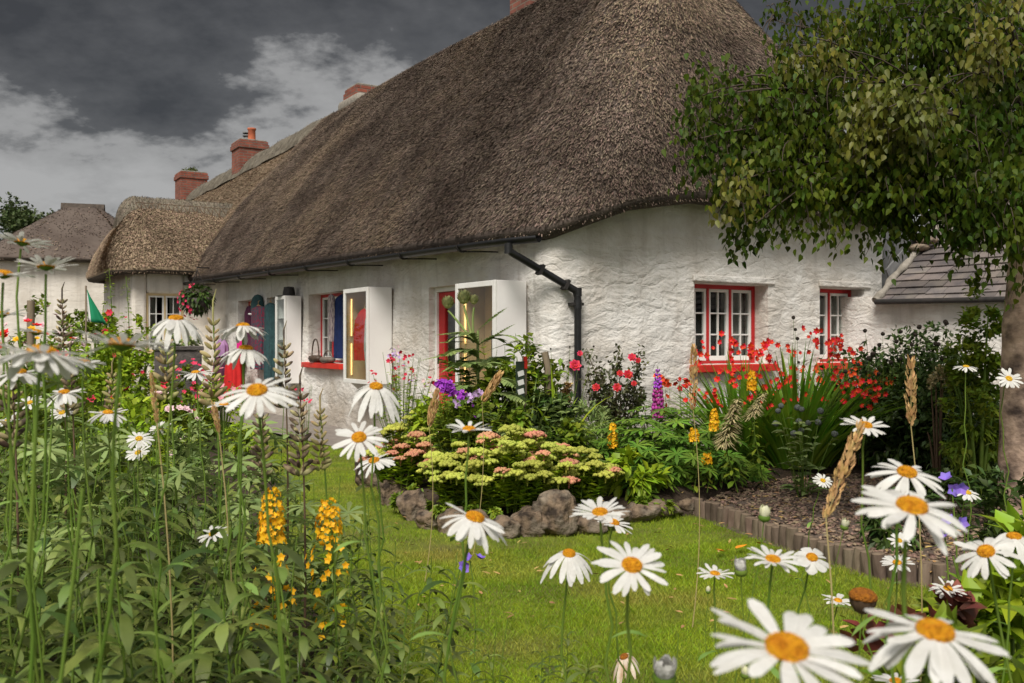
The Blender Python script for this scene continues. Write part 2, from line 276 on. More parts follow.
MT = dict(
 white_wall=wallmat('white_wall', (.80, .775, .735), (.50, .43, .35)),
 plain_wall=wallmat('plain_wall', (.78, .73, .66), (.5, .44, .36), False),
 thatch_dark=mat('thatch_dark', (.075, .056, .046), (.12, .094, .078), 1.3, .95, .6, 30),
 straw_dark=mat('straw_dark', (.085, .061, .046), (.185, .14, .108), 1.6, .9, 0, island=.8, c3=(.23, .17, .118), c3scale=.5, spec=.15),
 thatch_tan=mat('thatch_tan', (.22, .165, .11), (.30, .225, .15), 1.1, .95, .6, 30),
 straw_tan=mat('straw_tan', (.21, .15, .10), (.30, .22, .148), 1.1, .9, 0, island=.6, spec=.15),
 straw_ridge=mat('straw_ridge', (.12, .10, .075), (.19, .16, .118), 2, .9, 0, island=.55, spec=.15),
 ridge=mat('ridge', (.13, .115, .09), (.2, .175, .135), 3, .95, .8, 40),
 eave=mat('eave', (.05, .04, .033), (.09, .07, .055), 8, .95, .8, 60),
 red_paint=mat('red_paint', (.52, .022, .022), (.44, .018, .02), 5, .45, .1, 60, spec=.4),
 red_sill=mat('red_sill', (.62, .03, .015), (.5, .02, .012), 4, .5, .15, 40, spec=.4),
 white_paint=mat('white_paint', (.80, .79, .76), (.72, .70, .66), 5, .5, .08, 40),
 cream_paint=mat('cream_paint', (.62, .48, .27), (.56, .42, .23), 5, .55),
 cabinet_white=mat('cabinet_white', (.80, .78, .76), (.75, .72, .70), 2.5, .45, .05, 30),
 cabinet_back=mat('cabinet_back', (.52, .36, .2), (.56, .4, .23), 5, .7),
 lit_strip=emit('lit_strip', (1, .62, .22), 1.7),
 black_pipe=mat('black_pipe', (.006, .006, .007), (.011, .011, .012), 8, .45, .1, 50, spec=.5),
 iron=mat('iron', (.02, .019, .018), (.035, .03, .028), 20, .6),
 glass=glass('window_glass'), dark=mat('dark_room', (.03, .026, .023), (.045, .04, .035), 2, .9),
 curtain=mat('curtain', (.30, .27, .24), (.22, .2, .18), 3, .9),
 brick=brickmat('brick', (.27, .075, .045), (.17, .05, .032), (.17, .12, .095)),
 brick_dark=brickmat('brick_dark', (.22, .075, .05), (.15, .05, .035), (.17, .13, .1)),
 clay=mat('clay', (.46, .13, .06), (.36, .1, .05), 8, .85), lead=mat('lead', (.13, .13, .135), (.2, .2, .2), 8, .6, .2, 20),
 slate=mat('slate', (.105, .092, .092), (.16, .135, .125), 7, .75, .4, 30, island=.35, c3=(.2, .17, .145), c3scale=2.5),
 mortar=mat('mortar', (.30, .27, .23), (.2, .18, .15), 12, .95, .8, 40),
 soil=mat('soil', (.035, .024, .016), (.07, .048, .032), 14, .95, 1, 40),
 lawn=mat('lawn', (.18, .22, .018), (.11, .15, .012), 7, .95, .8, 90, c3=(.14, .13, .035), c3scale=1.6),
 field=mat('field', (.06, .09, .02), (.08, .11, .03), .3, .95),
 blade=mat('blade', (.29, .39, .018), (.17, .27, .012), 1.6, .6, island=.4, trans=.3, c3=(.36, .33, .06), c3scale=1.2),
 path=mat('path', (.20, .17, .15), (.27, .24, .21), 9, .95, .7, 50), gravel_base=mat('gravel_base', (.10, .075, .058), (.16, .12, .095), 30, .95, 1, 60),
 pebble=mat('pebble', (.26, .18, .125), (.15, .105, .075), 40, .85, island=.55),
 rock=mat('rock', (.21, .15, .10), (.035, .025, .018), 13, .92, 1, 34, ramp=(.40, .60), c3=(.27, .22, .165), c3scale=8, detail=9),
 log=mat('log', (.115, .082, .058), (.19, .145, .105), 14, .9, .8, 30, stretch=(1, 1, .25), objr=.3), log_top=mat('log_top', (.2, .15, .105), (.14, .1, .07), 20, .9),
 wood=mat('wood', (.17, .13, .09), (.24, .19, .13), 10, .85, .5, 30, stretch=(1, 1, .2)),
 bark=mat('bark', (.62, .45, .34), (.36, .25, .185), 9, .9, 1, 14, stretch=(1, 1, 1.3), c3=(.07, .05, .042), c3scale=5.5, detail=8),
 twig=mat('twig', (.055, .04, .03), (.08, .06, .045), 10, .9),
 birch=mat('birch_leaf', (.040, .072, .006), (.085, .12, .010), 1.2, .5, island=.5, trans=.38, spec=.16),
 birch_y=mat('birch_leaf_yellow', (.15, .145, .016), (.10, .115, .015), 1.5, .5, island=.35, trans=.33, spec=.35),
 far_leaf=mat('far_leaf', (.05, .075, .025), (.075, .1, .035), .6, .7, island=.4, trans=.2),
 stem=mat('stem', (.085, .16, .016), (.14, .20, .028), 8, .6), stem_brown=mat('stem_brown', (.13, .085, .05), (.1, .06, .035), 8, .8),
 stem_dry=mat('stem_dry', (.42, .34, .15), (.30, .24, .09), 8, .8),
 daisy_leaf=mat('daisy_leaf', (.065, .115, .014), (.20, .26, .062), 7, .36, island=.6, trans=.16, spec=.6),
 leaf=mat('leaf', (.115, .19, .013), (.22, .285, .024), 5, .5, island=.4, trans=.25),
 leaf_dark=mat('leaf_dark', (.036, .07, .014), (.065, .105, .022), 5, .45, island=.4, trans=.15),
 leaf_lup=mat('leaf_lupin', (.085, .19, .02), (.16, .27, .03), 4, .5, island=.3, trans=.2),
 leaf_lime=mat('leaf_lime', (.32, .42, .02), (.22, .34, .02), 5, .5, island=.3, trans=.25),
 leaf_grey=mat('leaf_grey', (.19, .27, .08), (.27, .34, .12), 5, .55, island=.25, trans=.2),
 leaf_rose=mat('leaf_rose', (.06, .085, .025), (.11, .10, .045), 9, .5, island=.4, trans=.2),
 sword=mat('sword_leaf', (.11, .25, .015), (.20, .33, .028), 4, .45, island=.35, trans=.3),
 leaf_red=mat('leaf_red', (.20, .05, .028), (.11, .045, .03), 6, .5, island=.35, trans=.15),
 petal=mat('petal', (.74, .73, .70), (.66, .645, .60), 45, .6, .25, 160, trans=.28, spec=.15, island=.10),
 petal_old=mat('petal_old', (.78, .70, .58), (.6, .42, .27), 40, .7, trans=.2, island=.15), bud=mat('bud', (.68, .68, .42), (.74, .72, .55), 30, .6, trans=.15),
 disc=mat('disc', (.86, .42, .012), (.68, .25, .006), 150, .8, .8, 260), disc_old=mat('disc_old', (.48, .17, .012), (.3, .1, .012), 150, .85, .8, 260),
 disc_pale=mat('disc_pale', (.78, .5, .03), (.7, .36, .015), 150, .8, .8, 260),
 yellow=mat('yellow_flower', (.84, .50, .012), (.8, .40, .008), 20, .6, island=.2, trans=.2),
 red=mat('red_flower', (.72, .02, .014), (.62, .035, .01), 20, .6, island=.25, trans=.2), orange=mat('orange_flower', (.8, .13, .02), (.75, .07, .02), 20, .6, island=.2, trans=.2),
 crimson=mat('crimson_flower', (.5, .012, .03), (.62, .03, .06), 20, .6, island=.25, trans=.2), pinkred=mat('pinkred_flower', (.72, .05, .12), (.6, .03, .08), 20, .6, island=.25, trans=.2),
 pink=mat('pink_flower', (.75, .32, .36), (.62, .2, .26), 20, .65, island=.2, trans=.2), palepink=mat('palepink_flower', (.8, .6, .6), (.75, .5, .55), 20, .65, island=.2, trans=.2),
 purple=mat('purple_flower', (.34, .045, .5), (.45, .08, .6), 20, .6, island=.25, trans=.2), magenta=mat('magenta_flower', (.36, .03, .22), (.48, .07, .34), 20, .6, island=.3, trans=.15),
 violet=mat('violet_flower', (.2, .12, .5), (.26, .16, .6), 20, .6, island=.25, trans=.2), lilac=mat('lilac_flower', (.5, .33, .62), (.6, .42, .68), 20, .6, island=.2, trans=.2),
 sedum_lime=mat('sedum_lime', (.47, .48, .09), (.38, .43, .06), 40, .8, .8, 90, objr=.2), sedum_pink=mat('sedum_pink', (.66, .25, .17), (.58, .33, .16), 40, .8, .8, 90, objr=.2),
 pod=mat('seed_pod', (.34, .32, .13), (.25, .17, .085), 25, .7, island=.45), pod_dark=mat('seed_pod_dark', (.07, .045, .03), (.3, .25, .13), 30, .7, island=.5, ramp=(.42, .58)),
 straw_seed=mat('grass_seed', (.62, .40, .18), (.5, .3, .12), 30, .8, island=.25), cream_seed=mat('cream_seed', (.55, .46, .24), (.4, .34, .17), 30, .8, island=.3),
 globe=mat('globe_head', (.10, .12, .11), (.17, .18, .16), 60, .85, .8, 120), globe_dark=mat('globe_dark', (.025, .02, .016), (.05, .035, .025), 60, .9, .8, 120),
 bud_green=mat('artichoke', (.2, .23, .09), (.3, .3, .13), 20, .6, island=.3),
 board=mat('sign_board', (.02, .035, .022), (.03, .045, .03), 10, .6), sign_white=mat('sign_white', (.7, .7, .68)),
 cloth_blue=mat('cloth_blue', (.008, .018, .07), (.014, .03, .11), 10, .9, .3, 80), cloth_red=mat('cloth_red', (.55, .018, .018), (.48, .015, .015), 10, .85, .3, 80),
 cloth_grey=mat('cloth_grey', (.55, .54, .5), (.4, .4, .38), 14, .9, .3, 80), cloth_stripe=mat('cloth_stripe', (.42, .36, .33), (.14, .1, .13), 30, .9, stretch=(3, 3, .4), ramp=(.45, .55)),
 cloth_plum=mat('cloth_plum', (.09, .02, .05), (.05, .012, .035), 10, .9, .3, 80), cloth_pattern=mat('cloth_pattern', (.17, .02, .045), (.03, .06, .075), 28, .9, ramp=(.44, .56)),
 cloth_teal=mat('cloth_teal', (.02, .05, .055), (.03, .075, .08), 20, .9), cloth_pink=mat('cloth_pink', (.7, .02, .25), (.6, .015, .2), 10, .85), cloth_lilac=mat('cloth_lilac', (.36, .2, .36), (.28, .15, .3), 12, .9),
 leather=mat('leather', (.05, .03, .02), (.1, .065, .045), 12, .55, .3, 40, spec=.4), leather_grey=mat('leather_grey', (.14, .11, .09), (.2, .165, .14), 12, .6), skin_wood=mat('hanger_wood', (.5, .3, .13)),
 flag_green=mat('flag_green', (.01, .22, .10), (.012, .18, .08), 4, .8), ceramic=mat('ceramic', (.55, .5, .47), (.3, .25, .24), 12, .4), pot_stone=mat('pot_stone', (.08, .072, .068), (.13, .115, .105), 14, .9, .6, 40), moss=mat('moss', (.1, .12, .03), (.06, .08, .02), 20, .95, .8, 60),
 fallen=mat('fallen_leaf', (.75, .30, .015), (.6, .2, .02), 20, .7), litter=mat('litter', (.3, .18, .07), (.4, .27, .1), 30, .9, island=.4),
)
# ================================================================ SETTING
def poly_sheet(name, pts, z, m, sub=0):
    bm = bmesh.new(); vs = [bm.verts.new((x, y, z)) for x, y in pts]; f = bm.faces.new(vs)
    if f.normal.z < 0: f.normal_flip()
    me = bpy.data.meshes.new(name); bm.to_mesh(me); bm.free(); me.materials.append(m)
    o = bpy.data.objects.new(name, me); COL.objects.link(o); o['kind'] = 'structure'; return o
def inside(P, poly):
    P = np.asarray(P); x, y = P[:, 0], P[:, 1]; r = np.zeros(len(P), bool); n = len(poly)
    for i in range(n):
        (x0, y0), (x1, y1) = poly[i], poly[(i+1) % n]
        c = ((y0 > y) != (y1 > y)) & (x < (x1-x0)*(y-y0)/(y1-y0+1e-12)+x0); r ^= c
    return r
ANG = math.atan2(592, 960); CA, SA = math.cos(ANG), math.sin(ANG); CORNER = np.array([.35, 9.4, 0.])
def fac(x, y, z=0.): return np.array([CORNER[0]+x*CA-y*SA, CORNER[1]+x*SA+y*CA, z])      # cottage frame -> world
LOG = [(1.33, 7.0), (1.52, 6.4), (1.72, 5.75), (1.93, 5.12), (2.25, 4.85), (2.75, 4.75), (3.4, 4.8)]
BED_R = [g(372, 463), g(383, 494), g(430, 526), g(470, 530), g(520, 530), g(575, 528), g(640, 517), (1.33, 7.0), (2.0, 8.0), (2.75, 8.55), (3.6, 8.6), (4.3, 8.2), (6.5, 9.5), (6.5, 11.6), (4.9, 11.9), tuple(fac(4.9, -.05)[:2]), tuple(fac(.1, -.05)[:2]), (-.3, 9.35), (-.75, 9.9), (-1.0, 9.9)]
GRAVEL = LOG+[(4.3, 5.2), (4.6, 8.3), (3.6, 8.7), (2.75, 8.65), (2.0, 8.1)]
BED_L = [(-6, 12.5), (-3.6, 12.3), (-3.0, 11.1), (-2.2, 9.0), (-1.5, 6.2), (-.98, 4.6), (-.5, 3.5), (.0, 2.75), (.9, 2.35), (2.0, 2.5), (2.5, 3.6), (3.6, 4.6), (6, 4.8), (6, .2), (-8, .2), (-12, 6)]
PATH = [tuple(fac(.0, 13.2)[:2]), tuple(fac(.0, 1.0)[:2]), tuple(fac(-.75, 1.4)[:2]), tuple(fac(-1.05, 3)[:2]), tuple(fac(-1.15, 6)[:2]), tuple(fac(-1.25, 12.5)[:2])]
poly_sheet('ground', [(-900, -60), (900, -60), (900, 1500), (-900, 1500)], -.03, MT['field'])
poly_sheet('lawn', [(-3.6, 12.6), (-3.6, 2), (5, 2), (5, 8), (0, 11)], -.008, MT['lawn'])
poly_sheet('path', PATH, .004, MT['path'])
poly_sheet('garden_soil', [(-30, 40), (-8.5, 22), (-6, 12.5), (-3.6, 12.3), *BED_L[2:], (-8, .2), (-30, 6)], .0, MT['soil'])
def mound(name, poly, h, m):
    P = np.array(poly); x0, y0 = P.min(0); x1, y1 = P.max(0)
    nx, ny = int((x1-x0)/.09), int((y1-y0)/.09); X, Y = np.meshgrid(np.linspace(x0, x1, nx), np.linspace(y0, y1, ny)); Q = np.stack([X.ravel(), Y.ravel()], 1)
    ins = inside(Q, poly); d = np.full(len(Q), 9.)
    for i in range(len(P)):
        a, b = P[i], P[(i+1) % len(P)]; t = np.clip(((Q-a)@(b-a))/((b-a)@(b-a)+1e-9), 0, 1); d = np.minimum(d, np.linalg.norm(Q-(a+t[:, None]*(b-a)), axis=1))
    d = np.where(ins, d, -d); z = h*np.clip((d+.02)/.22, -.4, 1)+np.where(ins, 1, 0)*(np.sin(Q[:, 0]*17)*np.sin(Q[:, 1]*13+1)*.012+NP.normal(0, .006, len(Q)))
    i = (np.arange(ny-1)[:, None]*nx+np.arange(nx-1)[None]).ravel(); f = np.stack([i, i+1, i+nx+1, i+nx], 1)
    f = f[(d[f] > -.12).any(1)]
    o = build(name, M().add(np.c_[Q, z], f), m); o['kind'] = 'structure'; return o
mound('flower_bed', BED_R, .13, MT['soil']); mound('gravel_bed', GRAVEL, .05, MT['gravel_base'])
def scatter(poly, n):
    P = np.array(poly); a, b = P.min(0), P.max(0); out = []
    k = 0
    while k < n:
        q = NP.random((n, 2))*(b-a)+a; q = q[inside(q, poly)]; out.append(q); k += len(q)
    return np.concatenate(out)[:n]
# grass: density follows nearness to the camera
def lawn_grass():
    m = M(); q = np.concatenate([scatter([(-3.3, 12.2), (-1.9, 3), (3.5, 3), (3.2, 5.6), (1.4, 7.1), (-.3, 10.5)], 150000), scatter([(-1.4, 5.6), (-.4, 2.6), (2.6, 2.6), (2.4, 5.0), (1.4, 6)], 110000)])
    q = q[~(inside(q, BED_R) | inside(q, GRAVEL) | inside(q, PATH))]; q = q[~inside(q, BED_L) | (NP.random(len(q)) < .0)]
    n = len(q); cl = .55+.45*np.sin(q[:, 0]*5.1+np.sin(q[:, 1]*3.7)*2)*np.sin(q[:, 1]*4.3+1)
    th = NP.random(n)*6.28; up = nrm(np.c_[np.cos(th)*.75, np.sin(th)*.75, .5+NP.random(n)*.9])
    h = (.014+.022*NP.random(n))*(.55+.75*cl); ph = NP.random(n)*6.28
    m.leaves(np.c_[q, np.full(n, -.008)], up, np.c_[np.cos(ph), np.sin(ph), np.zeros(n)], h, .0016+.0012*NP.random(n), seg=1, prof='blade', fold=0)
    o = build('grass', m, MT['blade']); tag(o, None, None, kind='stuff')
lawn_grass()
def gravel():
    q = scatter(GRAVEL, 11000); n = len(q); m = M()
    r = .007+.012*NP.random(n)**2; m.blobs(np.c_[q, .05+r*.3+.012*NP.random(n)], r, 1, squash=np.c_[.7+NP.random((n, 2))*.8, .35+.4*NP.random(n)], jit=.12)
    tag(build('gravel', m, MT['pebble'], smooth=False), None, None, kind='stuff')
    q = np.concatenate([scatter(GRAVEL, 700), scatter(BED_R, 900), scatter([(-1, 7.5), (-.6, 4.5), (2, 3.5), (2.2, 4.6), (1.3, 6.8), (.2, 6.2)], 110)]); n = len(q); th = NP.random(n)*6.28
    m = M().leaves(np.c_[q, np.where(inside(q, BED_R), .15, np.where(inside(q, GRAVEL), .075, .02))], np.c_[np.cos(th), np.sin(th), NP.normal(0, .25, n)], nrm(np.c_[NP.normal(0, .3, (n, 2)), np.ones(n)]), .025+.03*NP.random(n), .008, seg=2, prof='ovate', fold=.4)
    tag(build('leaf_litter', m, MT['litter']), None, None, kind='stuff')
gravel()
# ================================================================ MAIN COTTAGE
def snoise(P, s=1.):
    x, y, z = P[..., 0]*s, P[..., 1]*s, P[..., 2]*s
    return (np.sin(1.9*x+.7*z+np.sin(2.3*y))*np.sin(1.3*y+1.1*z+.5)+.6*np.sin(3.7*y-2.1*x+1.7*z)*np.sin(4.1*z+2.9*x)+.4*np.sin(7.3*x+5.1*y+3)*np.sin(6.7*z-4.9*y))/2
def thatch(name, parent, E, R, O, bulge, mats, nstraw, vr, rough=.035, wide=.0075, rows=34):
    E, R, O = (np.asarray(q, float) for q in (E, R, O)); nv = len(E)
    S = nrm(np.gradient(E, axis=0)+np.gradient(R, axis=0)*.2); T = nrm(R-E); Nn = nrm(np.cross(T, S)); Nn *= np.where(Nn[:, 2:3] < 0, -1, 1)
    def surf(e, r, n, w, amp=rough):
        P = e+(r-e)*w[..., None]+n*(bulge*np.sin(math.pi*np.clip(w, 0, 1)**.85))[..., None]
        return P+n*(amp*snoise(P, 1.1)*np.clip(w*12, 0, 1)*np.clip((1-w)*8, .15, 1))[..., None]
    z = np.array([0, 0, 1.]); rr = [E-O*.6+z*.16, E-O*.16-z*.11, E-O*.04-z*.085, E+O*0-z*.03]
    ws = np.concatenate([[0, .012, .03], np.linspace(.06, 1, rows)])
    for w in ws: rr.append(surf(E, R, Nn, np.full(nv, w)))
    V = np.concatenate(rr); i = np.arange(nv-1)
    m = M(); nr = len(rr); fe, fs = [], []
    for k in range(nr-1):
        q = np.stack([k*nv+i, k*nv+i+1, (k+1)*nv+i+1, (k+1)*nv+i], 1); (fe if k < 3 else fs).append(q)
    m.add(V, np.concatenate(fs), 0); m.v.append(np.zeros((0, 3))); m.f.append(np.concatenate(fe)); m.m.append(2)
    # straw ends
    lo, hi = vr; dE = np.linalg.norm(np.gradient(E, axis=0), axis=1); dR = np.linalg.norm(np.gradient(R, axis=0), axis=1)
    LT = np.linalg.norm(R-E, axis=1); K = int(nstraw*3.2); v = lo+NP.random(K)*(hi-lo-1e-3); w = NP.random(K); a = v.astype(int); t = v-a; b = np.minimum(a+1, nv-1)
    lerp = lambda q: q[a]*(1-t)[:, None]+q[b]*t[:, None]
    wt = (dE[a]*(1-w)+dR[a]*w)*LT[a]; keep = NP.random(K) < wt/np.percentile(wt, 97); keep &= np.cumsum(keep) <= nstraw
    a, b, t, w = a[keep], b[keep], t[keep], w[keep]; e, r, n = lerp(E), lerp(R), nrm(lerp(Nn)); s = nrm(lerp(S)); tt = nrm(r-e)
    P = surf(e, r, n, w); k = len(P); D = nrm(-tt+n*(.08+.70*NP.random(k)**1.5)[:, None]+s*NP.normal(0, .32, k)[:, None]); sd = np.cross(D, n)
    L = (.025+.06*NP.random(k))[:, None]; ww = (wide*(.5+.9*NP.random(k)))[:, None]; P = P-D*L*.5+n*.012
    Q = np.stack([P-sd*ww, P+sd*ww, P+D*L+sd*ww*.7+n*.004, P+D*L-sd*ww*.7+n*.004], 1).reshape(-1, 3)
    m.add(Q, np.arange(4*k).reshape(-1, 4), 1)
    # shaggy ends along the eave lip
    K = int((hi-lo)*40); v = lo+NP.random(K)*(hi-lo-1e-3); a = v.astype(int); t = v-a; b = np.minimum(a+1, nv-1); e, n, o, s = lerp(E), nrm(lerp(Nn)), lerp(O), nrm(lerp(S))
    P = e-o*(.02+.1*NP.random(K))[:, None]-z*(.01+.07*NP.random(K))[:, None]; D = nrm(o*.55-z*.75+NP.normal(0, .2, (K, 3))); L = (.012+.028*NP.random(K))[:, None]; ww = .006
    Q = np.stack([P-s*ww, P+s*ww, P+D*L+s*ww*.5, P+D*L-s*ww*.5], 1).reshape(-1, 3); m.add(Q, np.arange(4*K).reshape(-1, 4), 1)
    return build(name, m, mats, parent)
cottage = thing('thatched_cottage', 'white limewashed cottage with steep dark brown thatch and black gutter', 'cottage', tuple(CORNER), ANG)
def zE_right(x): return np.interp(x, [-.5, -.1, .3, .8, 1.6, 2.5, 4, 6], [2.35, 2.40, 2.52, 2.67, 2.80, 2.78, 2.78, 2.7])
def zE_left(y): return 2.33+.020*y
OV, RC = .42, 1.2
def eave_pts():
    E, Rr, O = [], [], []
    for y in np.linspace(13.0, RC-OV, 70):
        E.append((-OV, y, zE_left(y))); Rr.append((2.52, 1.3+max(0, y-.4)/12.6*10.7, 6.08-.03*math.sin(y*.6))); O.append((-1, 0, 0))
    def arc(cx, cy, a0, a1, n):
        for th in np.linspace(a0, a1, n)[1:-1]: yield cx+RC*math.cos(th), cy+RC*math.sin(th), math.cos(th), math.sin(th)
    apex = (2.52, 1.3, 6.08)
    c = RC-OV
    for k, (x, y, ox, oy) in enumerate(arc(c, c, math.pi, 1.5*math.pi, 20)):
        f = (k+1)/19; E.append((x, y, zE_left(0)*(1-f)+zE_right(c)*f if f > 1 else np.interp(f, [0, .5, 1], [zE_left(.3), 2.36, zE_right(c)]))); Rr.append(apex); O.append((ox, oy, 0))
    for x in np.linspace(c, 5.04+OV-RC, 40): E.append((x, -OV, zE_right(x))); Rr.append(apex); O.append((0, -1, 0))
    for x, y, ox, oy in arc(5.04+OV-RC, c, -.5*math.pi, 0, 14): E.append((x, y, 2.76)); Rr.append(apex); O.append((ox, oy, 0))
    for y in np.linspace(c, 13, 26): E.append((5.04+OV, y, 2.7)); Rr.append((2.52, 1.3+max(0, y-.4)/12.6*10.7, 6.08)); O.append((1, 0, 0))
    return np.array(E), np.array(Rr), np.array(O)
E, Rg, O = eave_pts()
# rays toward the apex fan out a little so that the hip top is blunt and rounded, not a needle
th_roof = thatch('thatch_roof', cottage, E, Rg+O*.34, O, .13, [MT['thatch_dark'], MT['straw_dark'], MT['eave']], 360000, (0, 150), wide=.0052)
def ridge_cap(parent, y0, y1, z, m, x=2.52, h=.5, along='y', w=.42, lift=.13):
    pr = [(-w, -h), (-w+.03, -h+.08), (-.2, -.13*h/.5), (-.07, .02), (.07, .02), (.2, -.13*h/.5), (w-.03, -h+.08), (w, -h)]
    ys = np.linspace(y0, y1, 40); V = []
    for y in ys:
        for dx, dz in pr:
            zz = z+lift+dz+.015*math.sin(y*3.1)+R_.uniform(-.008, .008); V.append((x+dx, y, zz) if along == 'y' else (y, x+dx, zz))
    k = len(pr); i = (np.arange(len(ys)-1)[:, None]*k+np.arange(k-1)[None]).ravel()
    mm = M().add(V, np.stack([i, i+1, i+k+1, i+k], 1))
    for e in (0, len(ys)-1): mm.add(V[e*k:(e+1)*k], [(0, 1, 6, 7), (1, 2, 5, 6), (2, 3, 4, 5)])
    return build('ridge_cap', fuzz(mm, 5000, .10, .007, 1), [m, MT['straw_ridge']], parent)
ridge_cap(th_roof, 1.35, 12.0, 6.03, MT['thatch_dark'], h=.34, w=.5)
# --- walls with real openings
DOOR_L = (1.52, 2.58, .04, 1.90); WIN_L = (5.30, 6.80, .93, 1.99); REC_L = (8.05, 8.95, .1, 2.02); WIN_L2 = (9.65, 10.75, .95, 2.03)
WIN_1 = (1.91, 3.03, 1.0, 1.89); WIN_2 = (3.90, 4.71, 1.0, 1.895)
holes = [(-b, -a, c, d) for a, b, c, d in (DOOR_L, WIN_L, REC_L, WIN_L2)]+[WIN_1, WIN_2]
def wallpos(u, d=0.):
    r = .22
    if u <= -r: return (d, -u)
    if u >= r: return (u, d)
    t = (u+r)/(2*r); x = t*t*r; y = (1-t)**2*r; n = nrm(np.array([-(1-t), -t])); return (x-n[0]*d, y-n[1]*d)
def lines(a, b, step, keys):
    L = list(np.arange(a, b+1e-6, step)); L = [x for x in L if all(abs(x-k) > step*.6 for k in keys)]; return sorted(L+list(keys))
def cottage_wall():
    U = lines(-12.9, 5.04, .06, sorted({h[i] for h in holes for i in (0, 1)})); Z = lines(-.05, 3.0, .06, sorted({h[i] for h in holes for i in (2, 3)}))
    V = []
    for z in Z:
        for u in U:
            top = (zE_left(-u) if u < 0 else float(zE_right(u)))+.22; zz = z if z <= 2.05 else 2.05+(z-2.05)*(top-2.05)/.95
            dist = min(max(h[0]-u, u-h[1], h[2]-z, z-h[3]) for h in holes)
            k = min(1, max(0, dist/.15)); p = Vector((u*1.0, z*1.0, 3.1))
            d = -(mnoise.noise(p*1.1)*.04+mnoise.noise(Vector((u*3.1, z*5.5, 7)))*.012+mnoise.noise(Vector((u*7, z*11, 2)))*.006)*k
            d -= .05*max(0, .35-z)/.35*k
            x, y = wallpos(u, d); V.append((x, y, zz))
    nu = len(U); Fc = []
    for j in range(len(Z)-1):
        for i in range(nu-1):
            um, zm = (U[i]+U[i+1])/2, (Z[j]+Z[j+1])/2
            if any(h[0] < um < h[1] and h[2] < zm < h[3] for h in holes): continue
            Fc.append((j*nu+i, j*nu+i+1, (j+1)*nu+i+1, (j+1)*nu+i))
    m = M().add(V, Fc)
    for u0, u1, z0, z1 in holes:     # reveals
        for (ua, za), (ub, zb) in (((u0, z0), (u0, z1)), ((u0, z1), (u1, z1)), ((u1, z1), (u1, z0)), ((u1, z0), (u0, z0))):
            q = [(*wallpos(ua, 0), za), (*wallpos(ub, 0), zb), (*wallpos(ub, .36), zb), (*wallpos(ua, .36), za)]; m.add(q, [(0, 1, 2, 3)])
    m.box(5.0, 5.04, .01, 12.9, -.05, 2.9); m.box(.02, 5.0, 12.86, 12.9, -.05, 2.5)
    return build('wall', m, MT['white_wall'], cottage)
cottage_wall()
build('room', M().box(.45, 4.9, .45, 12.7, .0, .03).box(2.0, 2.03, .45, 12.7, .03, 2.5).box(.45, 4.9, 1.25, 1.28, .03, 2.5).box(.4, 4.9, .4, 12.7, 2.45, 2.48), MT['dark'], cottage)
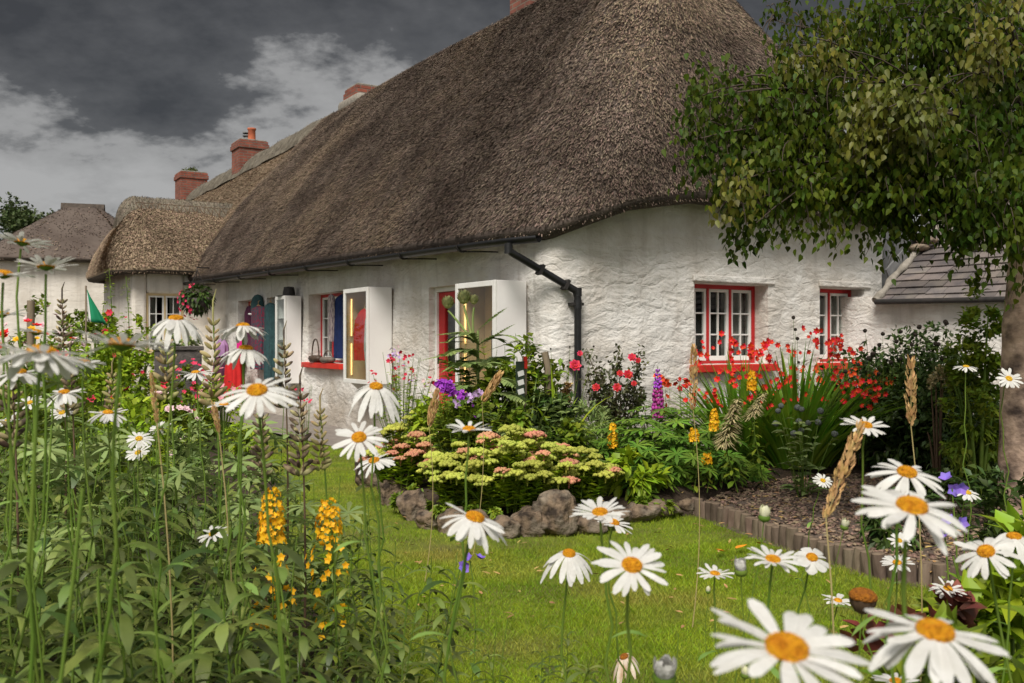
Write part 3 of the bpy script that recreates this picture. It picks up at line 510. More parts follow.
def window(parent, side, hole, lights, cols=2, rows=3, d=.2, frame='red_paint', sashm='white_paint', sill='red_sill', curtain=True, base=(0, 0), fw=.045, lintel=True):
    a, b, z0, z1 = hole
    def B(m, u0, u1, d0, d1, za, zb):
        return m.box(base[0]+u0, base[0]+u1, base[1]+d0, base[1]+d1, za, zb) if side == 'R' else m.box(base[0]+d0, base[0]+d1, base[1]+u0, base[1]+u1, za, zb)
    m = M(); B(m, a, a+fw, d, d+.07, z0, z1); B(m, b-fw, b, d, d+.07, z0, z1); B(m, a+fw, b-fw, d, d+.07, z1-fw, z1); B(m, a+fw, b-fw, d, d+.07, z0, z0+fw*.7)
    lw = (b-a-2*fw)/lights
    for i in range(1, lights): B(m, a+fw+lw*i-.014, a+fw+lw*i+.014, d-.004, d+.066, z0+fw*.7, z1-fw)
    w = build('window', m, MT[frame], parent, smooth=False, bevel=.004)
    for i in range(lights):
        s0, s1 = a+fw+lw*i+(.016 if i else .002), a+fw+lw*(i+1)-(.016 if i < lights-1 else .002); t0, t1 = z0+fw*.7+.002, z1-fw-.002
        m = M(); e, e2, q0, q1 = .034, .055, d+.012, d+.05
        B(m, s0, s0+e, q0, q1, t0, t1); B(m, s1-e, s1, q0, q1, t0, t1); B(m, s0+e, s1-e, q0, q1, t1-e, t1); B(m, s0+e, s1-e, q0, q1, t0, t0+e2)
        for c in range(1, cols): x = s0+e+(s1-s0-2*e)*c/cols; B(m, x-.009, x+.009, q0+.005, q1-.005, t0+e2, t1-e)
        for r in range(1, rows):
            z = t0+e2+(t1-t0-e-e2)*r/rows
            for c in range(cols):
                xa = s0+e+(s1-s0-2*e)*c/cols+(.01 if c else 0); xb = s0+e+(s1-s0-2*e)*(c+1)/cols-(.01 if c < cols-1 else 0); B(m, xa, xb, q0+.006, q1-.006, z-.009, z+.009)
        build('sash', m, MT[sashm], w, smooth=False, bevel=.003)
        build('pane', B(M(), s0+e*.6, s1-e*.6, q0+.018, q0+.022, t0+e2*.6, t1-e*.6), MT['glass'], w, smooth=False)
    if curtain:
        for u0, u1 in ((a+.02, a+(b-a)*.30), (b-(b-a)*.34, b-.02)):
            n = 24; us = np.linspace(u0, u1, n); ds = d+.16+.03*np.sin(np.arange(n)*1.5)
            V = [((base[0]+u, base[1]+q, z) if side == 'R' else (base[0]+q, base[1]+u, z)) for z in (z0+.02, z1-.02) for u, q in zip(us, ds)]
            i = np.arange(n-1); build('curtain', M().add(V, np.stack([i, i+1, i+n+1, i+n], 1)), MT['curtain'], w)
    if sill: build('sill', B(M(), a-.07, b+.07, -.1, d-.004, z0-.085, z0-.004), MT[sill], w, smooth=False, bevel=.008)
    if lintel: build('lintel', B(M(), a-.03, b+.09, -.035, -.004, z1+.012, z1+.085), MT['white_wall'], w, smooth=False, bevel=.012)
    return w
window(cottage, 'R', WIN_1, 3); window(cottage, 'R', WIN_2, 2)
window(cottage, 'L', WIN_L, 3, curtain=False, lintel=False); window(cottage, 'L', WIN_L2, 2, curtain=False, lintel=False, sill=None)
# --- door in the long facade, recess beside the far display case
y0, y1, z0, z1 = DOOR_L; d = .2
d = .11
dr = build('door', M().box(d, d+.05, y0+.05, y1-.05, z0+.02, .95).box(d, d+.05, y0+.05, y0+.2, .95, z1-.06).box(d, d+.05, y1-.2, y1-.05, .95, z1-.06).box(d, d+.05, y0+.2, y1-.2, z1-.2, z1-.06), MT['red_paint'], cottage, smooth=False, bevel=.004)
build('door_frame', M().box(d-.03, d+.06, y0, y0+.05, z0, z1).box(d-.03, d+.06, y1-.05, y1, z0, z1).box(d-.03, d+.06, y0+.05, y1-.05, z1-.055, z1), MT['white_paint'], dr, smooth=False, bevel=.004)
build('pane', M().box(d+.02, d+.026, y0+.19, y1-.19, .94, z1-.19), MT['glass'], dr, smooth=False)
build('handle', M().tube([(d-.05, y1-.13, .98), (d-.05, y1-.13, 1.08)], .012).tube([(d-.05, y1-.13, 1.03), (d, y1-.13, 1.03)], .01), MT['iron'], dr)
y0, y1, z0, z1 = REC_L; d = .2
dr = build('door', M().box(d, d+.05, y0+.04, y1-.04, z0, z1-.04), MT['dark'], cottage, smooth=False)
build('door_frame', M().box(d-.03, d+.06, y0, y0+.04, z0, z1).box(d-.03, d+.06, y1-.04, y1, z0, z1).box(d-.03, d+.06, y0+.04, y1-.04, z1-.04, z1), MT['white_paint'], dr, smooth=False)
# --- gutter with brackets and the cranked downpipe
def gutter():
    m = M(); P = [(-OV-.045, y, zE_left(y)-.10) for y in np.linspace(13.15, .32, 40)]
    P += [(-OV-.03+.06*t+.35*t*t, .32-1.0*t+.1*t*t, zE_left(.3)-.10+.01*t) for t in np.linspace(.15, .62, 5)]
    P = np.array(P); T = nrm(np.gradient(P, axis=0)); S = nrm(np.cross(T, [0, 0, 1])); r = .062; V = []
    ths = np.linspace(0, math.pi, 9)
    for rr in (r, r-.008):
        for th in (ths if rr == r else ths[::-1]): V.append(P+S*math.cos(th)*rr-np.array([0, 0, 1])*math.sin(th)*rr)
    V = np.stack(V, 1); n, k, _ = V.shape; i = np.arange(n-1)[:, None]*k; j = np.arange(k)[None]; j2 = (j+1) % k
    m.add(V.reshape(-1, 3), np.stack([i+j, i+j2, i+k+j2, i+k+j], -1).reshape(-1, 4))
    for e in (0, n-1): m.add(V[e], [(0, a, a+1, a+2) for a in range(1, 16, 2)])
    gt = build('gutter', m, MT['black_pipe'], cottage)
    for y in (.9, 2.3, 3.9, 5.5, 7.2, 8.9, 10.6, 12.3):
        z = zE_left(y)-.10; q = [(-OV-.045+.07*math.cos(t), y, z-.07*math.sin(t)) for t in np.linspace(0, math.pi, 8)]
        m = M().tube(q, .012, 4).tube([(-OV-.045, y, z-.07), (-.2, y+.02, z-.055), (.05, y+.05, z-.045)], .008, 4)
        build('bracket', m, MT['iron'], gt)
    a = np.array(P[-3]); 
    o0 = np.array([-OV-.03, .0, zE_left(.0)-.14]); b = o0+np.array([0, 0, -.075]); c = np.array([.30, -.085, 1.74]); e = np.array([.30, -.085, .12])
    pts = [o0, b+(0, 0, .015), b+(c-b)*.04, b+(c-b)*.5, c+(b-c)*.04, c-np.array([0, 0, .06]), (c+e)/2, e]
    dp = build('downpipe', M().tube(pts, .036, 10), MT['black_pipe'], cottage)
    m = M()
    for q, w in ((b+(0, 0, .02), .041), (c, .041), (c-(0, 0, .12), .041)): build('pipe_joint', M().tube([q+(0, 0, .04), q-(0, 0, .045)], w, 10), MT['black_pipe'], dp)
    m = M()
    for z in (1.62, 1.0, .45): build('pipe_clip', M().box(.235, .365, -.1, .0, z-.014, z+.014), MT['iron'], dp, smooth=False)
    dd = nrm(c-b)
    for t in (.45, .82):
        q = b+(c-b)*t; build('pipe_clip', M().obox(q, dd, nrm(np.cross(dd, [0, 0, 1])), nrm(np.cross(dd, np.cross(dd, [0, 0, 1]))), .016, .05, .05), MT['iron'], dp, smooth=False)
gutter()
def chimney(parent, x, y, zb, zt, s, bm_='brick', pots=(), s2=None):
    s2 = s2 or s; h, h2 = s/2, s2/2
    m = M().box(x-h, x+h, y-h2, y+h2, zb, zt-.22).box(x-h-.035, x+h+.035, y-h2-.035, y+h2+.035, zt-.218, zt-.082).box(x-h-.012, x+h+.012, y-h2-.012, y+h2+.012, zt-.08, zt)
    c = build('chimney', m, MT[bm_], parent, smooth=False, bevel=.012)
    build('mortar_cap', M().box(x-h+.02, x+h-.02, y-h2+.02, y+h2-.02, zt+.002, zt+.04), MT['mortar'], c, smooth=False, bevel=.015)
    for kind, dx, dy in pots:
        if kind == 'clay': build('chimney_pot', M().lathe([(.115, 0), (.105, .05), (.1, .28), (.12, .3), (.12, .34), (.08, .34), (.08, .1)], 14, (x+dx, y+dy, zt+.03)), MT['clay'], c)
        elif kind == 'cowl': build('cowl', M().lathe([(.1, 0), (.1, .16), (.0, .16)], 12, (x+dx, y+dy, zt+.03)).lathe([(.135, .19), (.14, .22), (.0, .25)], 12, (x+dx, y+dy, zt+.03)).lathe([(.135, .27), (.14, .31), (.0, .35)], 12, (x+dx, y+dy, zt+.03)).tube([(x+dx+.1, y+dy, zt), (x+dx+.1, y+dy, zt+.36)], .012, 4).tube([(x+dx-.1, y+dy, zt), (x+dx-.1, y+dy, zt+.36)], .012, 4), MT['lead'], c)
        else:
            n = 160; q = NP.normal(0, .11, (n, 3))*(1, 1, .45)
            build('moss_tuft', M().leaves(q+(x+dx, y+dy, zt+.1), nrm(NP.normal(0, 1, (n, 3))+(0, 0, .7)), nrm(NP.normal(0, 1, (n, 3))), .1, .022, seg=2, prof='ovate'), MT['moss'], c)
    return c
chimney(cottage, 2.62, 4.25, 5.6, 7.2, .56, 'brick_dark'); chimney(cottage, 2.50, 10.45, 5.6, 6.40, .6, 'brick')
build('mortar_fillet', M().box(2.1, 3.1, 9.9, 11.0, 5.9, 6.2), MT['mortar'], cottage, bevel=.1)
# ================================================================ SECOND COTTAGE (tan thatch, cross wing)
cot2 = thing('thatched_cottage', 'tan thatched cottage joined behind the dark one, with a low wing', 'cottage', tuple(fac(0, 13, 0)), ANG)
def L2(y): return y-13
def straight(y0, y1, n, z=2.62):
    E, R, O = [], [], []
    for y in np.linspace(y0, y1, n): E.append((-.4, L2(y), z)); R.append((2.52, L2(min(y, 24.6)), 6.13)); O.append((-1, 0, 0))
    for x in np.linspace(-.2, 5.2, 14): E.append((x, L2(y1)+.1, z)); R.append((2.52, L2(24.6), 6.13)); O.append((0, 1, 0))
    for y in np.linspace(y1, y0, n): E.append((5.4, L2(y), z)); R.append((2.52, L2(min(y, 24.6)), 6.13)); O.append((1, 0, 0))
    return E, R, O
E, Rg, O = straight(11.6, 25.6, 50)
r2 = thatch('thatch_roof', cot2, E, Rg, O, .12, [MT['thatch_tan'], MT['straw_tan'], MT['eave']], 80000, (0, 50), wide=.009)
ridge_cap(r2, L2(12.1), L2(24.7), 6.12, MT['ridge'], h=.5, w=.42)
# wing: ridge runs out from the long roof
E, Rg, O = [], [], []
yw0, yw1, xw = L2(12.55), L2(16.7), -1.98; yr = L2(14.6); zr = 4.26; xr = -1.1
for x in np.linspace(1.4, xw+.7, 30): E.append((x, yw0, 2.74)); Rg.append((max(x, xr), yr, zr)); O.append((0, -1, 0))
for th in np.linspace(-math.pi/2, -math.pi, 12)[1:-1]: E.append((xw+.7+.7*math.cos(th), yw0+.7+.7*math.sin(th), 2.72)); Rg.append((xr, yr, zr)); O.append((math.cos(th), math.sin(th), 0))
for y in np.linspace(yw0+.7, yw1-.7, 16): E.append((xw, y, 2.70)); Rg.append((xr, yr, zr)); O.append((-1, 0, 0))
for th in np.linspace(math.pi, math.pi/2, 10)[1:-1]: E.append((xw+.7+.7*math.cos(th), yw1-.7+.7*math.sin(th), 2.72)); Rg.append((xr, yr, zr)); O.append((math.cos(th), math.sin(th), 0))
for x in np.linspace(xw+.7, 1.4, 20): E.append((x, yw1, 2.74)); Rg.append((max(x, xr), yr, zr)); O.append((0, 1, 0))
Rg = np.array(Rg)+np.array(O)*.1
rw = thatch('thatch_roof', cot2, E, Rg, O, .14, [MT['thatch_tan'], MT['straw_tan'], MT['eave']], 26000, (0, 56), wide=.0085)
# block ridge with scalloped lower edge and crossed hazel rods
m = M(); V = []; xs = np.linspace(1.1, xr-.12, 44); pr = [(-.62, -.62), (-.60, -.53), (-.3, -.2), (-.08, .06), (.08, .06), (.3, -.2), (.6, -.53), (.62, -.62)]
for x in xs:
    sc = .055*abs(math.sin(x*4.2)); V += [(x, yr+a*(1+(sc if abs(a) > .5 else 0)), zr+.11+b-(sc if abs(b) > .5 else 0)) for a, b in pr]
for t in np.linspace(.1, 1, 8):     # rounded over the hip end
    V += [(xr-.12-.42*math.sin(t*math.pi/2)*(.55+.45*min(1, abs(a)/.1)), yr+a*(1-.35*t*t), zr+.11+b-.42*(1-math.cos(t*math.pi/2))-.3*t*t*(abs(a) < .35)) for a, b in pr]
k = 8; nn = len(V)//k; i = (np.arange(nn-1)[:, None]*k+np.arange(k-1)[None]).ravel(); m.add(V, np.stack([i, i+1, i+k+1, i+k], 1)); m.add(V[-k:], [(0, 1, 6, 7), (1, 2, 5, 6), (2, 3, 4, 5)])
blk = build('ridge_cap', fuzz(m, 9000, .07, .007, 1), [MT['ridge'], MT['straw_ridge']], cot2)
m = M()
for x in np.arange(xr-.05, 1.0, .17):
    for s in (1, -1):
        p = np.array([x+.075*s, yr-.2, zr+.03]); q = np.array([x-.075*s, yr-.55, zr-.36]); m.tube([p, (p+q)/2+(0, -.012, .012), q], .009, 4, cap=False)
for dy, dz in ((.2, .075), (.55, -.32)): m.tube([(xr-.1, yr-dy, zr+dz-.04), (1.05, yr-dy, zr+dz-.04)], .011, 4)
build('hazel_rod', m, MT['stem_brown'], blk)
# walls of the wing and the facade behind it
m = M(); wz = 2.86; x1, x0 = -1.535, .2; wy = 0.0; wv = (-1.25, -.5, 1.05, 2.25); t = .3
def slab(m, ua, ub, za, zb): return m.box(ua, ub, wy, wy+t, za, zb)
slab(m, x1, wv[0], -.05, wz); slab(m, wv[1], x0, -.05, wz); slab(m, wv[0], wv[1], -.05, wv[2]); slab(m, wv[0], wv[1], wv[3], wz)
m.box(x1, x1+.3, t, 3.3, -.05, wz).box(x1, .2, 3.3, 3.6, -.05, wz).box(.0, .3, 3.6, 12.5, -.05, 2.8).box(-.02, .3, -1.55, 0, -.05, 2.7).box(4.7, 5.0, -.5, 12.5, -.05, 2.8).box(.3, 4.7, 12.2, 12.5, -.05, 2.8)
build('wall', m, MT['plain_wall'], cot2, smooth=False, bevel=.06)
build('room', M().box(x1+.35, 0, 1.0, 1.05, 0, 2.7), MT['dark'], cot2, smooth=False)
window(cot2, 'R', (wv[0], wv[1], wv[2], wv[3]), 2, rows=3, d=.06, frame='cream_paint', sashm='white_paint', sill='cream_paint', base=(0, wy), lintel=False)
chimney(cot2, 2.56, L2(18.7), 5.6, 6.76, .78, 'brick', (('cowl', .0, .2), ('clay', -.0, -.2)))
chimney(cot2, 2.50, L2(25.2), 4.6, 6.86, .86, 'brick', (('moss', 0, 0),))
# ================================================================ FAR COTTAGE
far = thing('thatched_cottage', 'far grey-brown thatched cottage with hipped roof and plain white wall', 'cottage', (-13.4, 30, 0), D2R(18))
E, Rg, O = [], [], []
hx, hy = 2.55, 2.9; rr = .9
per = []
for cx, cy, a0 in ((-hx+rr, -hy+rr, math.pi), (hx-rr, -hy+rr, 1.5*math.pi), (hx-rr, hy-rr, 0), (-hx+rr, hy-rr, .5*math.pi)):
    per += [(cx+rr*math.cos(a0+q), cy+rr*math.sin(a0+q), math.cos(a0+q), math.sin(a0+q)) for q in np.linspace(0, math.pi/2, 12)]
per.append(per[0])
for x, y, ox, oy in per: E.append((x, y, 3.62)); Rg.append((np.clip(x, -.38, .38), np.clip(y, -.05, .05), 5.42)); O.append((ox, oy, 0))
rf = thatch('thatch_roof', far, E, np.array(Rg)+np.array(O)*.12, O, .08, [MT['thatch_dark'], MT['straw_dark'], MT['eave']], 16000, (0, 48), wide=.014)
m = M()
for s in (-1, 1):       # pointed block ridge
    V = []
    for x in np.linspace(-.62, .62, 15): dz = .52-.36*max(0, 1-abs(x)/.42)*-1; V += [(x, 0, 5.56), (x, s*(.12), 5.54), (x, s*(.30+.32*max(0, 1-abs(x)/.40)), 5.40-.26*1-.32*max(0, 1-abs(x)/.40))]
    i = (np.arange(14)[:, None]*3+np.arange(2)[None]).ravel(); m.add(V, np.stack([i, i+1, i+4, i+3], 1))
build('ridge_cap', m, MT['eave'], rf)
build('wall', M().box(-hx+.4, hx-.4, -hy+.4, -hy+.7, -.05, 3.75).box(-hx+.4, hx-.4, hy-.7, hy-.4, -.05, 3.75).box(-hx+.4, -hx+.7, -hy+.7, hy-.7, -.05, 3.75).box(hx-.7, hx-.4, -hy+.7, hy-.7, -.05, 3.75), MT['plain_wall'], far, smooth=False, bevel=.05)
# ================================================================ SLATE OUTBUILDING
outb = thing('outbuilding', 'low white outbuilding with a sagging grey slate roof behind the tree', 'outbuilding', (4.36, 11.62, 0), D2R(-53))
m = M(); nx, nz = 60, 22
V = [(x, .02+mnoise.noise(Vector((x*1.7, z*1.7, 9)))*.03+mnoise.noise(Vector((x*5, z*5, 9)))*.012, z) for z in np.linspace(-.05, 1.80, nz) for x in np.linspace(-.75, 4.5, nx)]
i = (np.arange(nz-1)[:, None]*nx+np.arange(nx-1)[None]).ravel(); m.add(V, np.stack([i, i+1, i+nx+1, i+nx], 1)); m.box(-.75, 4.5, .1, .3, -.05, 1.8).box(4.2, 4.5, .3, 4, -.05, 1.8).box(-.75, -.5, .3, 2.6, -.05, 1.75)
build('side_panel', M().box(-.62, -.5, .35, 2.6, 1.76, 2.75), MT['lead'], outb, smooth=False)
build('wall', m, MT['white_wall'], outb)
m = M(); sl_ = D2R(35); row = .15; x_l = .15
for r in range(22):
    x = x_l-.05+R_.uniform(-.12, .02)+.02*r; lo = -.14+r*row
    while x < 4.7:
        w = R_.uniform(.2, .36); xa = max(x, x_l+.035*r*0); xb = x+w-.006; x += w
        if xb-xa < .05: continue
        sag = -.03*math.sin((xa+.3)*1.1); hl = R_.uniform(-.008, .008); th = .012
        for0 = np.array([0, lo*math.cos(sl_), 1.80+sag+lo*math.sin(sl_)]); up = np.array([0, math.cos(sl_), math.sin(sl_)]); nn = np.array([0, -math.sin(sl_), math.cos(sl_)])
        a = for0+nn*(.026+R_.uniform(0, .008)); b = for0+up*(row+.06)+nn*.004
        q = [a+(xa, 0, 0)+up*hl, a+(xb, 0, 0)+up*hl, b+(xb, 0, 0), b+(xa, 0, 0)]; m.add(np.array(q+[p-nn*th for p in q]), [(0, 1, 2, 3), (0, 4, 5, 1), (0, 3, 7, 4), (1, 5, 6, 2)])
sr = build('slate_roof', m, MT['slate'], outb, smooth=False)
build('roof_deck', M().add([(x_l, -.1, 1.71), (4.7, -.1, 1.71), (4.7, 2.6, 3.61), (x_l, 2.6, 3.61), (x_l, 2.6, 1.71), (4.7, 2.6, 1.71)], [(0, 1, 2, 3), (0, 3, 4, 4), (1, 2, 5, 5), (2, 3, 4, 5)]), MT['slate'], outb, smooth=False)
P = [(x_l-.03+.015*math.sin(q*9), (-.16+q)*math.cos(sl_), 1.80+(-.16+q)*math.sin(sl_)+.03) for q in np.linspace(0, 2.2, 22)]
build('verge', M().tube(P, [.045+.012*math.sin(k*1.9) for k in range(22)], 8), MT['mortar'], sr)
m = M().blobs([(x_l-.02, .78, 2.42), (x_l+.08, .83, 2.5), (x_l-.02, .8, 2.56)], [.13, .12, .1], 2, squash=(1.2, 1, .42), jit=.04); build('capstone', m, MT['rock'], sr)
build('flashing', M().obox((x_l-.1, .9, 2.44), (1, 0, 0), (0, math.cos(sl_), math.sin(sl_)), (0, -math.sin(sl_), math.cos(sl_)), .012, .75, .14), MT['lead'], sr, smooth=False)
build('gutter', M().tube([(x_l, -.17, 1.72), (2.2, -.17, 1.69), (4.6, -.17, 1.71)], .032, 8), MT['iron'], outb)
# ================================================================ SHOP GOODS ON THE LONG FACADE
def fthing(name, label, cat, x, y, z, group=None): return thing(name, label, cat, tuple(fac(x, y, z)), ANG, group)
def cabinet(y0, y1, z0, z1, depth, label, strips=(.08,), bracket=False, back='cabinet_back', shelves=0):
    t = fthing('display_cabinet', label, 'display case', 0, y0, z0); h, w, e = z1-z0, y1-y0, .022; x0, x1 = -depth, -.03
    m = M().box(x0+.03, x1, 0, e, 0, h).box(x0+.03, x1, w-e, w, 0, h).box(x0+.03, x1, e, w-e, 0, e).box(x0+.03, x1, e, w-e, h-e, h)
    build('case', m, MT['cabinet_white'], t, smooth=False, bevel=.004)
    build('back_panel', M().box(x1-.02, x1-.002, e, w-e, e, h-e), MT[back], t, smooth=False)
    f = .055
    build('door_frame', M().box(x0, x0+.027, 0, f, 0, h).box(x0, x0+.027, w-f, w, 0, h).box(x0, x0+.027, f, w-f, 0, f).box(x0, x0+.027, f, w-f, h-f, h), MT['white_paint'], t, smooth=False, bevel=.004)
    build('pane', M().box(x0+.011, x0+.016, f-.01, w-f+.01, f-.01, h-f+.01), MT['glass'], t, smooth=False)
    for q in strips:
        for za, zb in ((.1, h*.42), (h*.5, h*.9)): build('light_strip', M().box(x0+.10, x0+.114, w-e-.018, w-e-.006, za, zb), MT['lit_strip'], t, smooth=False)
    if strips: build('lining', M().box(x0+.03, x1-.022, w-e-.004, w-e-.001, e, h-e), MT[back], t, smooth=False)
    for k in range(shelves):
        z = h*(k+1)/(shelves+1); build('shelf', M().box(x0+.04, x1-.03, e, w-e, z-.006, z+.006), MT['white_paint'], t, smooth=False)
    if bracket:
        for yy in (.06, w-.12):
            V = []
            for s in np.linspace(0, 1, 9): zz = -.34*s; V += [(-.02, yy, zz), (-.02-.26*(1-s)**1.8-.02, yy, zz), (-.02, yy+.06, zz), (-.02-.26*(1-s)**1.8-.02, yy+.06, zz)]
            i = np.arange(8)*4; m = M().add(V, np.concatenate([np.stack([i+a, i+b, i+b+4, i+a+4], 1) for a, b in ((0, 1), (1, 3), (3, 2), (2, 0))])); build('bracket', m, MT['white_paint'], t, smooth=False)
    return t
cabinet(.34, 1.17, .60, 1.86, .40, 'white lit wall display case beside the red door, behind the artichoke stalk', (.09,), True)
cabinet(3.58, 4.41, .70, 1.95, .37, 'white lit wall display case holding a red jacket', (.09,), True)
t = cabinet(7.05, 7.55, .58, 1.98, .30, 'narrow white display case with glass shelves left of the bag window', (), False, 'curtain', 3)
for k, (z, n) in enumerate(((.02, 2), (.37, 3), (.72, 3))):
    for j in range(n):
        q = fthing('ceramic_pot', 'small ceramic pot on a shelf in the narrow white display case', 'pot', -.17, 7.17+.13*j, .61+z, 'pots on the shelves of the narrow display case')
        build('body', M().lathe([(0, 0), (.035, .005), (.05, .07), (.035, .13), (.04, .15), (.03, .15)], 12), MT['ceramic'], q)
def garment(name, label, cat, x, y, z, prof, m, sleeves=None, sm=None, rzoff=0., folds=8, amp=.26, hanger=True):
    """prof: (z from the top, half width, half depth) rows; width runs along the facade"""
    t = fthing(name, label, cat, x, y, z); ph = R_.random()*6; k = 44; V = []
    th = np.arange(k)/k*6.283
    zz = np.interp(np.linspace(0, 1, 14), np.linspace(0, 1, len(prof)), [p[0] for p in prof])
    for q, z_ in enumerate(zz):
        a = np.interp(q/13, np.linspace(0, 1, len(prof)), [p[1] for p in prof]); b = np.interp(q/13, np.linspace(0, 1, len(prof)), [p[2] for p in prof])
        w = 1+amp*(q/13)**.6*np.sin(th*folds+ph+.5*math.sin(q*.6)); V.append(np.stack([np.cos(th)*b*w, np.sin(th)*a*(.6+.4*w), np.full(k, -z_)], 1))
    n = len(V); i = np.arange(n-1)[:, None]*k; j = np.arange(k)[None]; j2 = (j+1) % k
    for q, fz in ((.45, .018), (.02, .03)): V.insert(0, np.stack([np.cos(th)*prof[0][2]*q, np.sin(th)*prof[0][1]*q, np.full(k, fz)], 1))
    n += 2; i = np.arange(n-1)[:, None]*k
    m_ = M().add(np.concatenate(V), np.stack([i+j, i+j2, i+k+j2, i+k+j], -1).reshape(-1, 4))
    if sleeves:
        a = prof[0][1]
        for s in (1, -1): m_.tube([(0, s*a*.8, -.04), (-.02, s*(a+.06), -.14), (-.04, s*(a+.09), -.32), (-.05, s*(a+.07), -sleeves)], [.05, .06, .052, .042], 8)
    build('cloth', m_, MT[m], t)
    if hanger: build('hanger', M().tube([(0, -prof[0][1], -.02), (0, 0, .04), (0, prof[0][1], -.02)], .009, 5).tube([(0, 0, .04), (0, 0, .1), (.03, 0, .12)], .005, 4), MT['skin_wood'], t)
    return t
garment('jacket', 'red jacket hanging inside the middle display case', 'jacket', -.24, 3.98, 1.66, [(.0, .07, .05), (.05, .11, .08), (.3, .13, .08), (.66, .13, .07)], 'cloth_red', .66)
garment('cardigan', 'pale grey cardigan beside the red jacket in the display case', 'cardigan', -.24, 3.76, 1.62, [(.0, .05, .05), (.1, .10, .07), (.45, .12, .08), (.8, .06, .05)], 'cloth_grey')
garment('coat', 'long navy blue coat hanging in the shop window above the bags', 'coat', .1, 5.62, 1.93, [(.0, .12, .04), (.05, .2, .08), (.5, .22, .09), (.93, .2, .09)], 'cloth_blue', .6)
garment('scarf', 'striped grey scarf draped over the navy blue coat', 'scarf', -.01, 5.78, 1.93, [(.0, .07, .04), (.15, .1, .04), (.4, .09, .03), (.68, .07, .03)], 'cloth_stripe', hanger=False)
garment('dress', 'plum coloured dress hanging in the leftmost window of the dark cottage', 'dress', .02, 10.0, 1.9, [(.0, .12, .06), (.1, .2, .09), (.4, .16, .09), (.8, .26, .11)], 'cloth_plum')
garment('shawl', 'dark red patterned shawl hanging by the recessed doorway', 'shawl', -.12, 9.05, 1.86, [(.0, .30, .03), (.03, .35, .07), (.6, .36, .08), (1.1, .33, .08)], 'cloth_pattern')
garment('shawl', 'dark teal wrap hanging in front of the recessed doorway', 'shawl', -.1, 8.42, 1.9, [(.0, .15, .03), (.03, .2, .07), (.8, .22, .08), (1.3, .2, .08)], 'cloth_teal')
garment('scarf', 'bright pink scarf hanging below the plum dress', 'scarf', -.12, 10.2, 1.45, [(.0, .05, .03), (.1, .1, .05), (.4, .1, .05), (.6, .07, .04)], 'cloth_pink', hanger=False)
garment('skirt', 'dark plum skirt on the low rail under the leftmost window', 'skirt', -.35, 10.6, .95, [(.0, .2, .1), (.1, .26, .13), (.4, .3, .14), (.72, .32, .15)], 'cloth_plum')
garment('skirt', 'scarlet skirt on the low rail beside the plum one', 'skirt', -.35, 9.75, .98, [(.0, .2, .1), (.1, .26, .13), (.4, .3, .14), (.78, .32, .15)], 'cloth_red')
garment('blouse', 'lilac blouse above the dark plum skirt', 'blouse', -.36, 10.55, 1.28, [(.0, .1, .06), (.1, .22, .1), (.3, .25, .1)], 'cloth_lilac')
t = fthing('bonnet', 'teal knitted hat with a rounded crown on the wall beside the plum dress', 'hat', -.04, 9.3, 1.92)
build('crown', M().lathe([(.24, -.18), (.25, -.1), (.24, .03), (.20, .11), (.12, .16), (.0, .18)], 16, (-.02, 0, 0), .4, 1), MT['cloth_teal'], t); build('band', M().tube([(-.1, -.25, -.17), (-.14, 0, -.18), (-.1, .25, -.17)], .02, 5), MT['sign_white'], t)
t = fthing('hat', 'small black hat on top of the narrow display case', 'hat', -.15, 7.3, 1.98); build('crown', M().lathe([(0, .16), (.08, .15), (.1, .05), (.105, .02)], 14), MT['iron'], t); build('brim', M().lathe([(.1, .02), (.2, .008), (.2, .0), (.05, .0)], 16), MT['iron'], t)
def bag(x, y, z, w, h, label, m='leather', hoop=.22, flat=.45):
    t = fthing('handbag', label, 'handbag', x, y, z)
    build('body', M().lathe([(0, 0), (w*.75, .004), (w, h*.5), (w*.92, h*.85), (w*.6, h), (0, h*.97)], 18, sx=flat, wob=lambda th, q: .06*np.sin(3*th+q*20)), MT[m], t)
    if hoop: build('handle', M().tube([(0, w*.75*math.cos(a), h*.9+hoop*math.sin(a)) for a in np.linspace(0, math.pi, 14)], .011, 6), MT[m], t)
bag(-.05, 6.35, .93, .20, .11, 'brown handbag with a tall hoop handle on the red sill', hoop=.26); bag(-.04, 5.85, .93, .22, .09, 'taupe handbag lying beside the hoop handled bag on the red sill', 'leather_grey', .10)
t = fthing('garment', 'blue folded jumper in the display case beside the red door', 'jumper', -.2, .5, 1.0); build('cloth', M().box(-.1, .08, -.03, .1, 0, .38), MT['cloth_blue'], t, bevel=.03); t.name = 'jumper'
garment('skirt', 'small scarlet skirt at the bottom of the display case beside the red door', 'skirt', -.22, .62, .92, [(.0, .05, .04), (.1, .1, .06), (.26, .13, .08)], 'cloth_red', hanger=False)
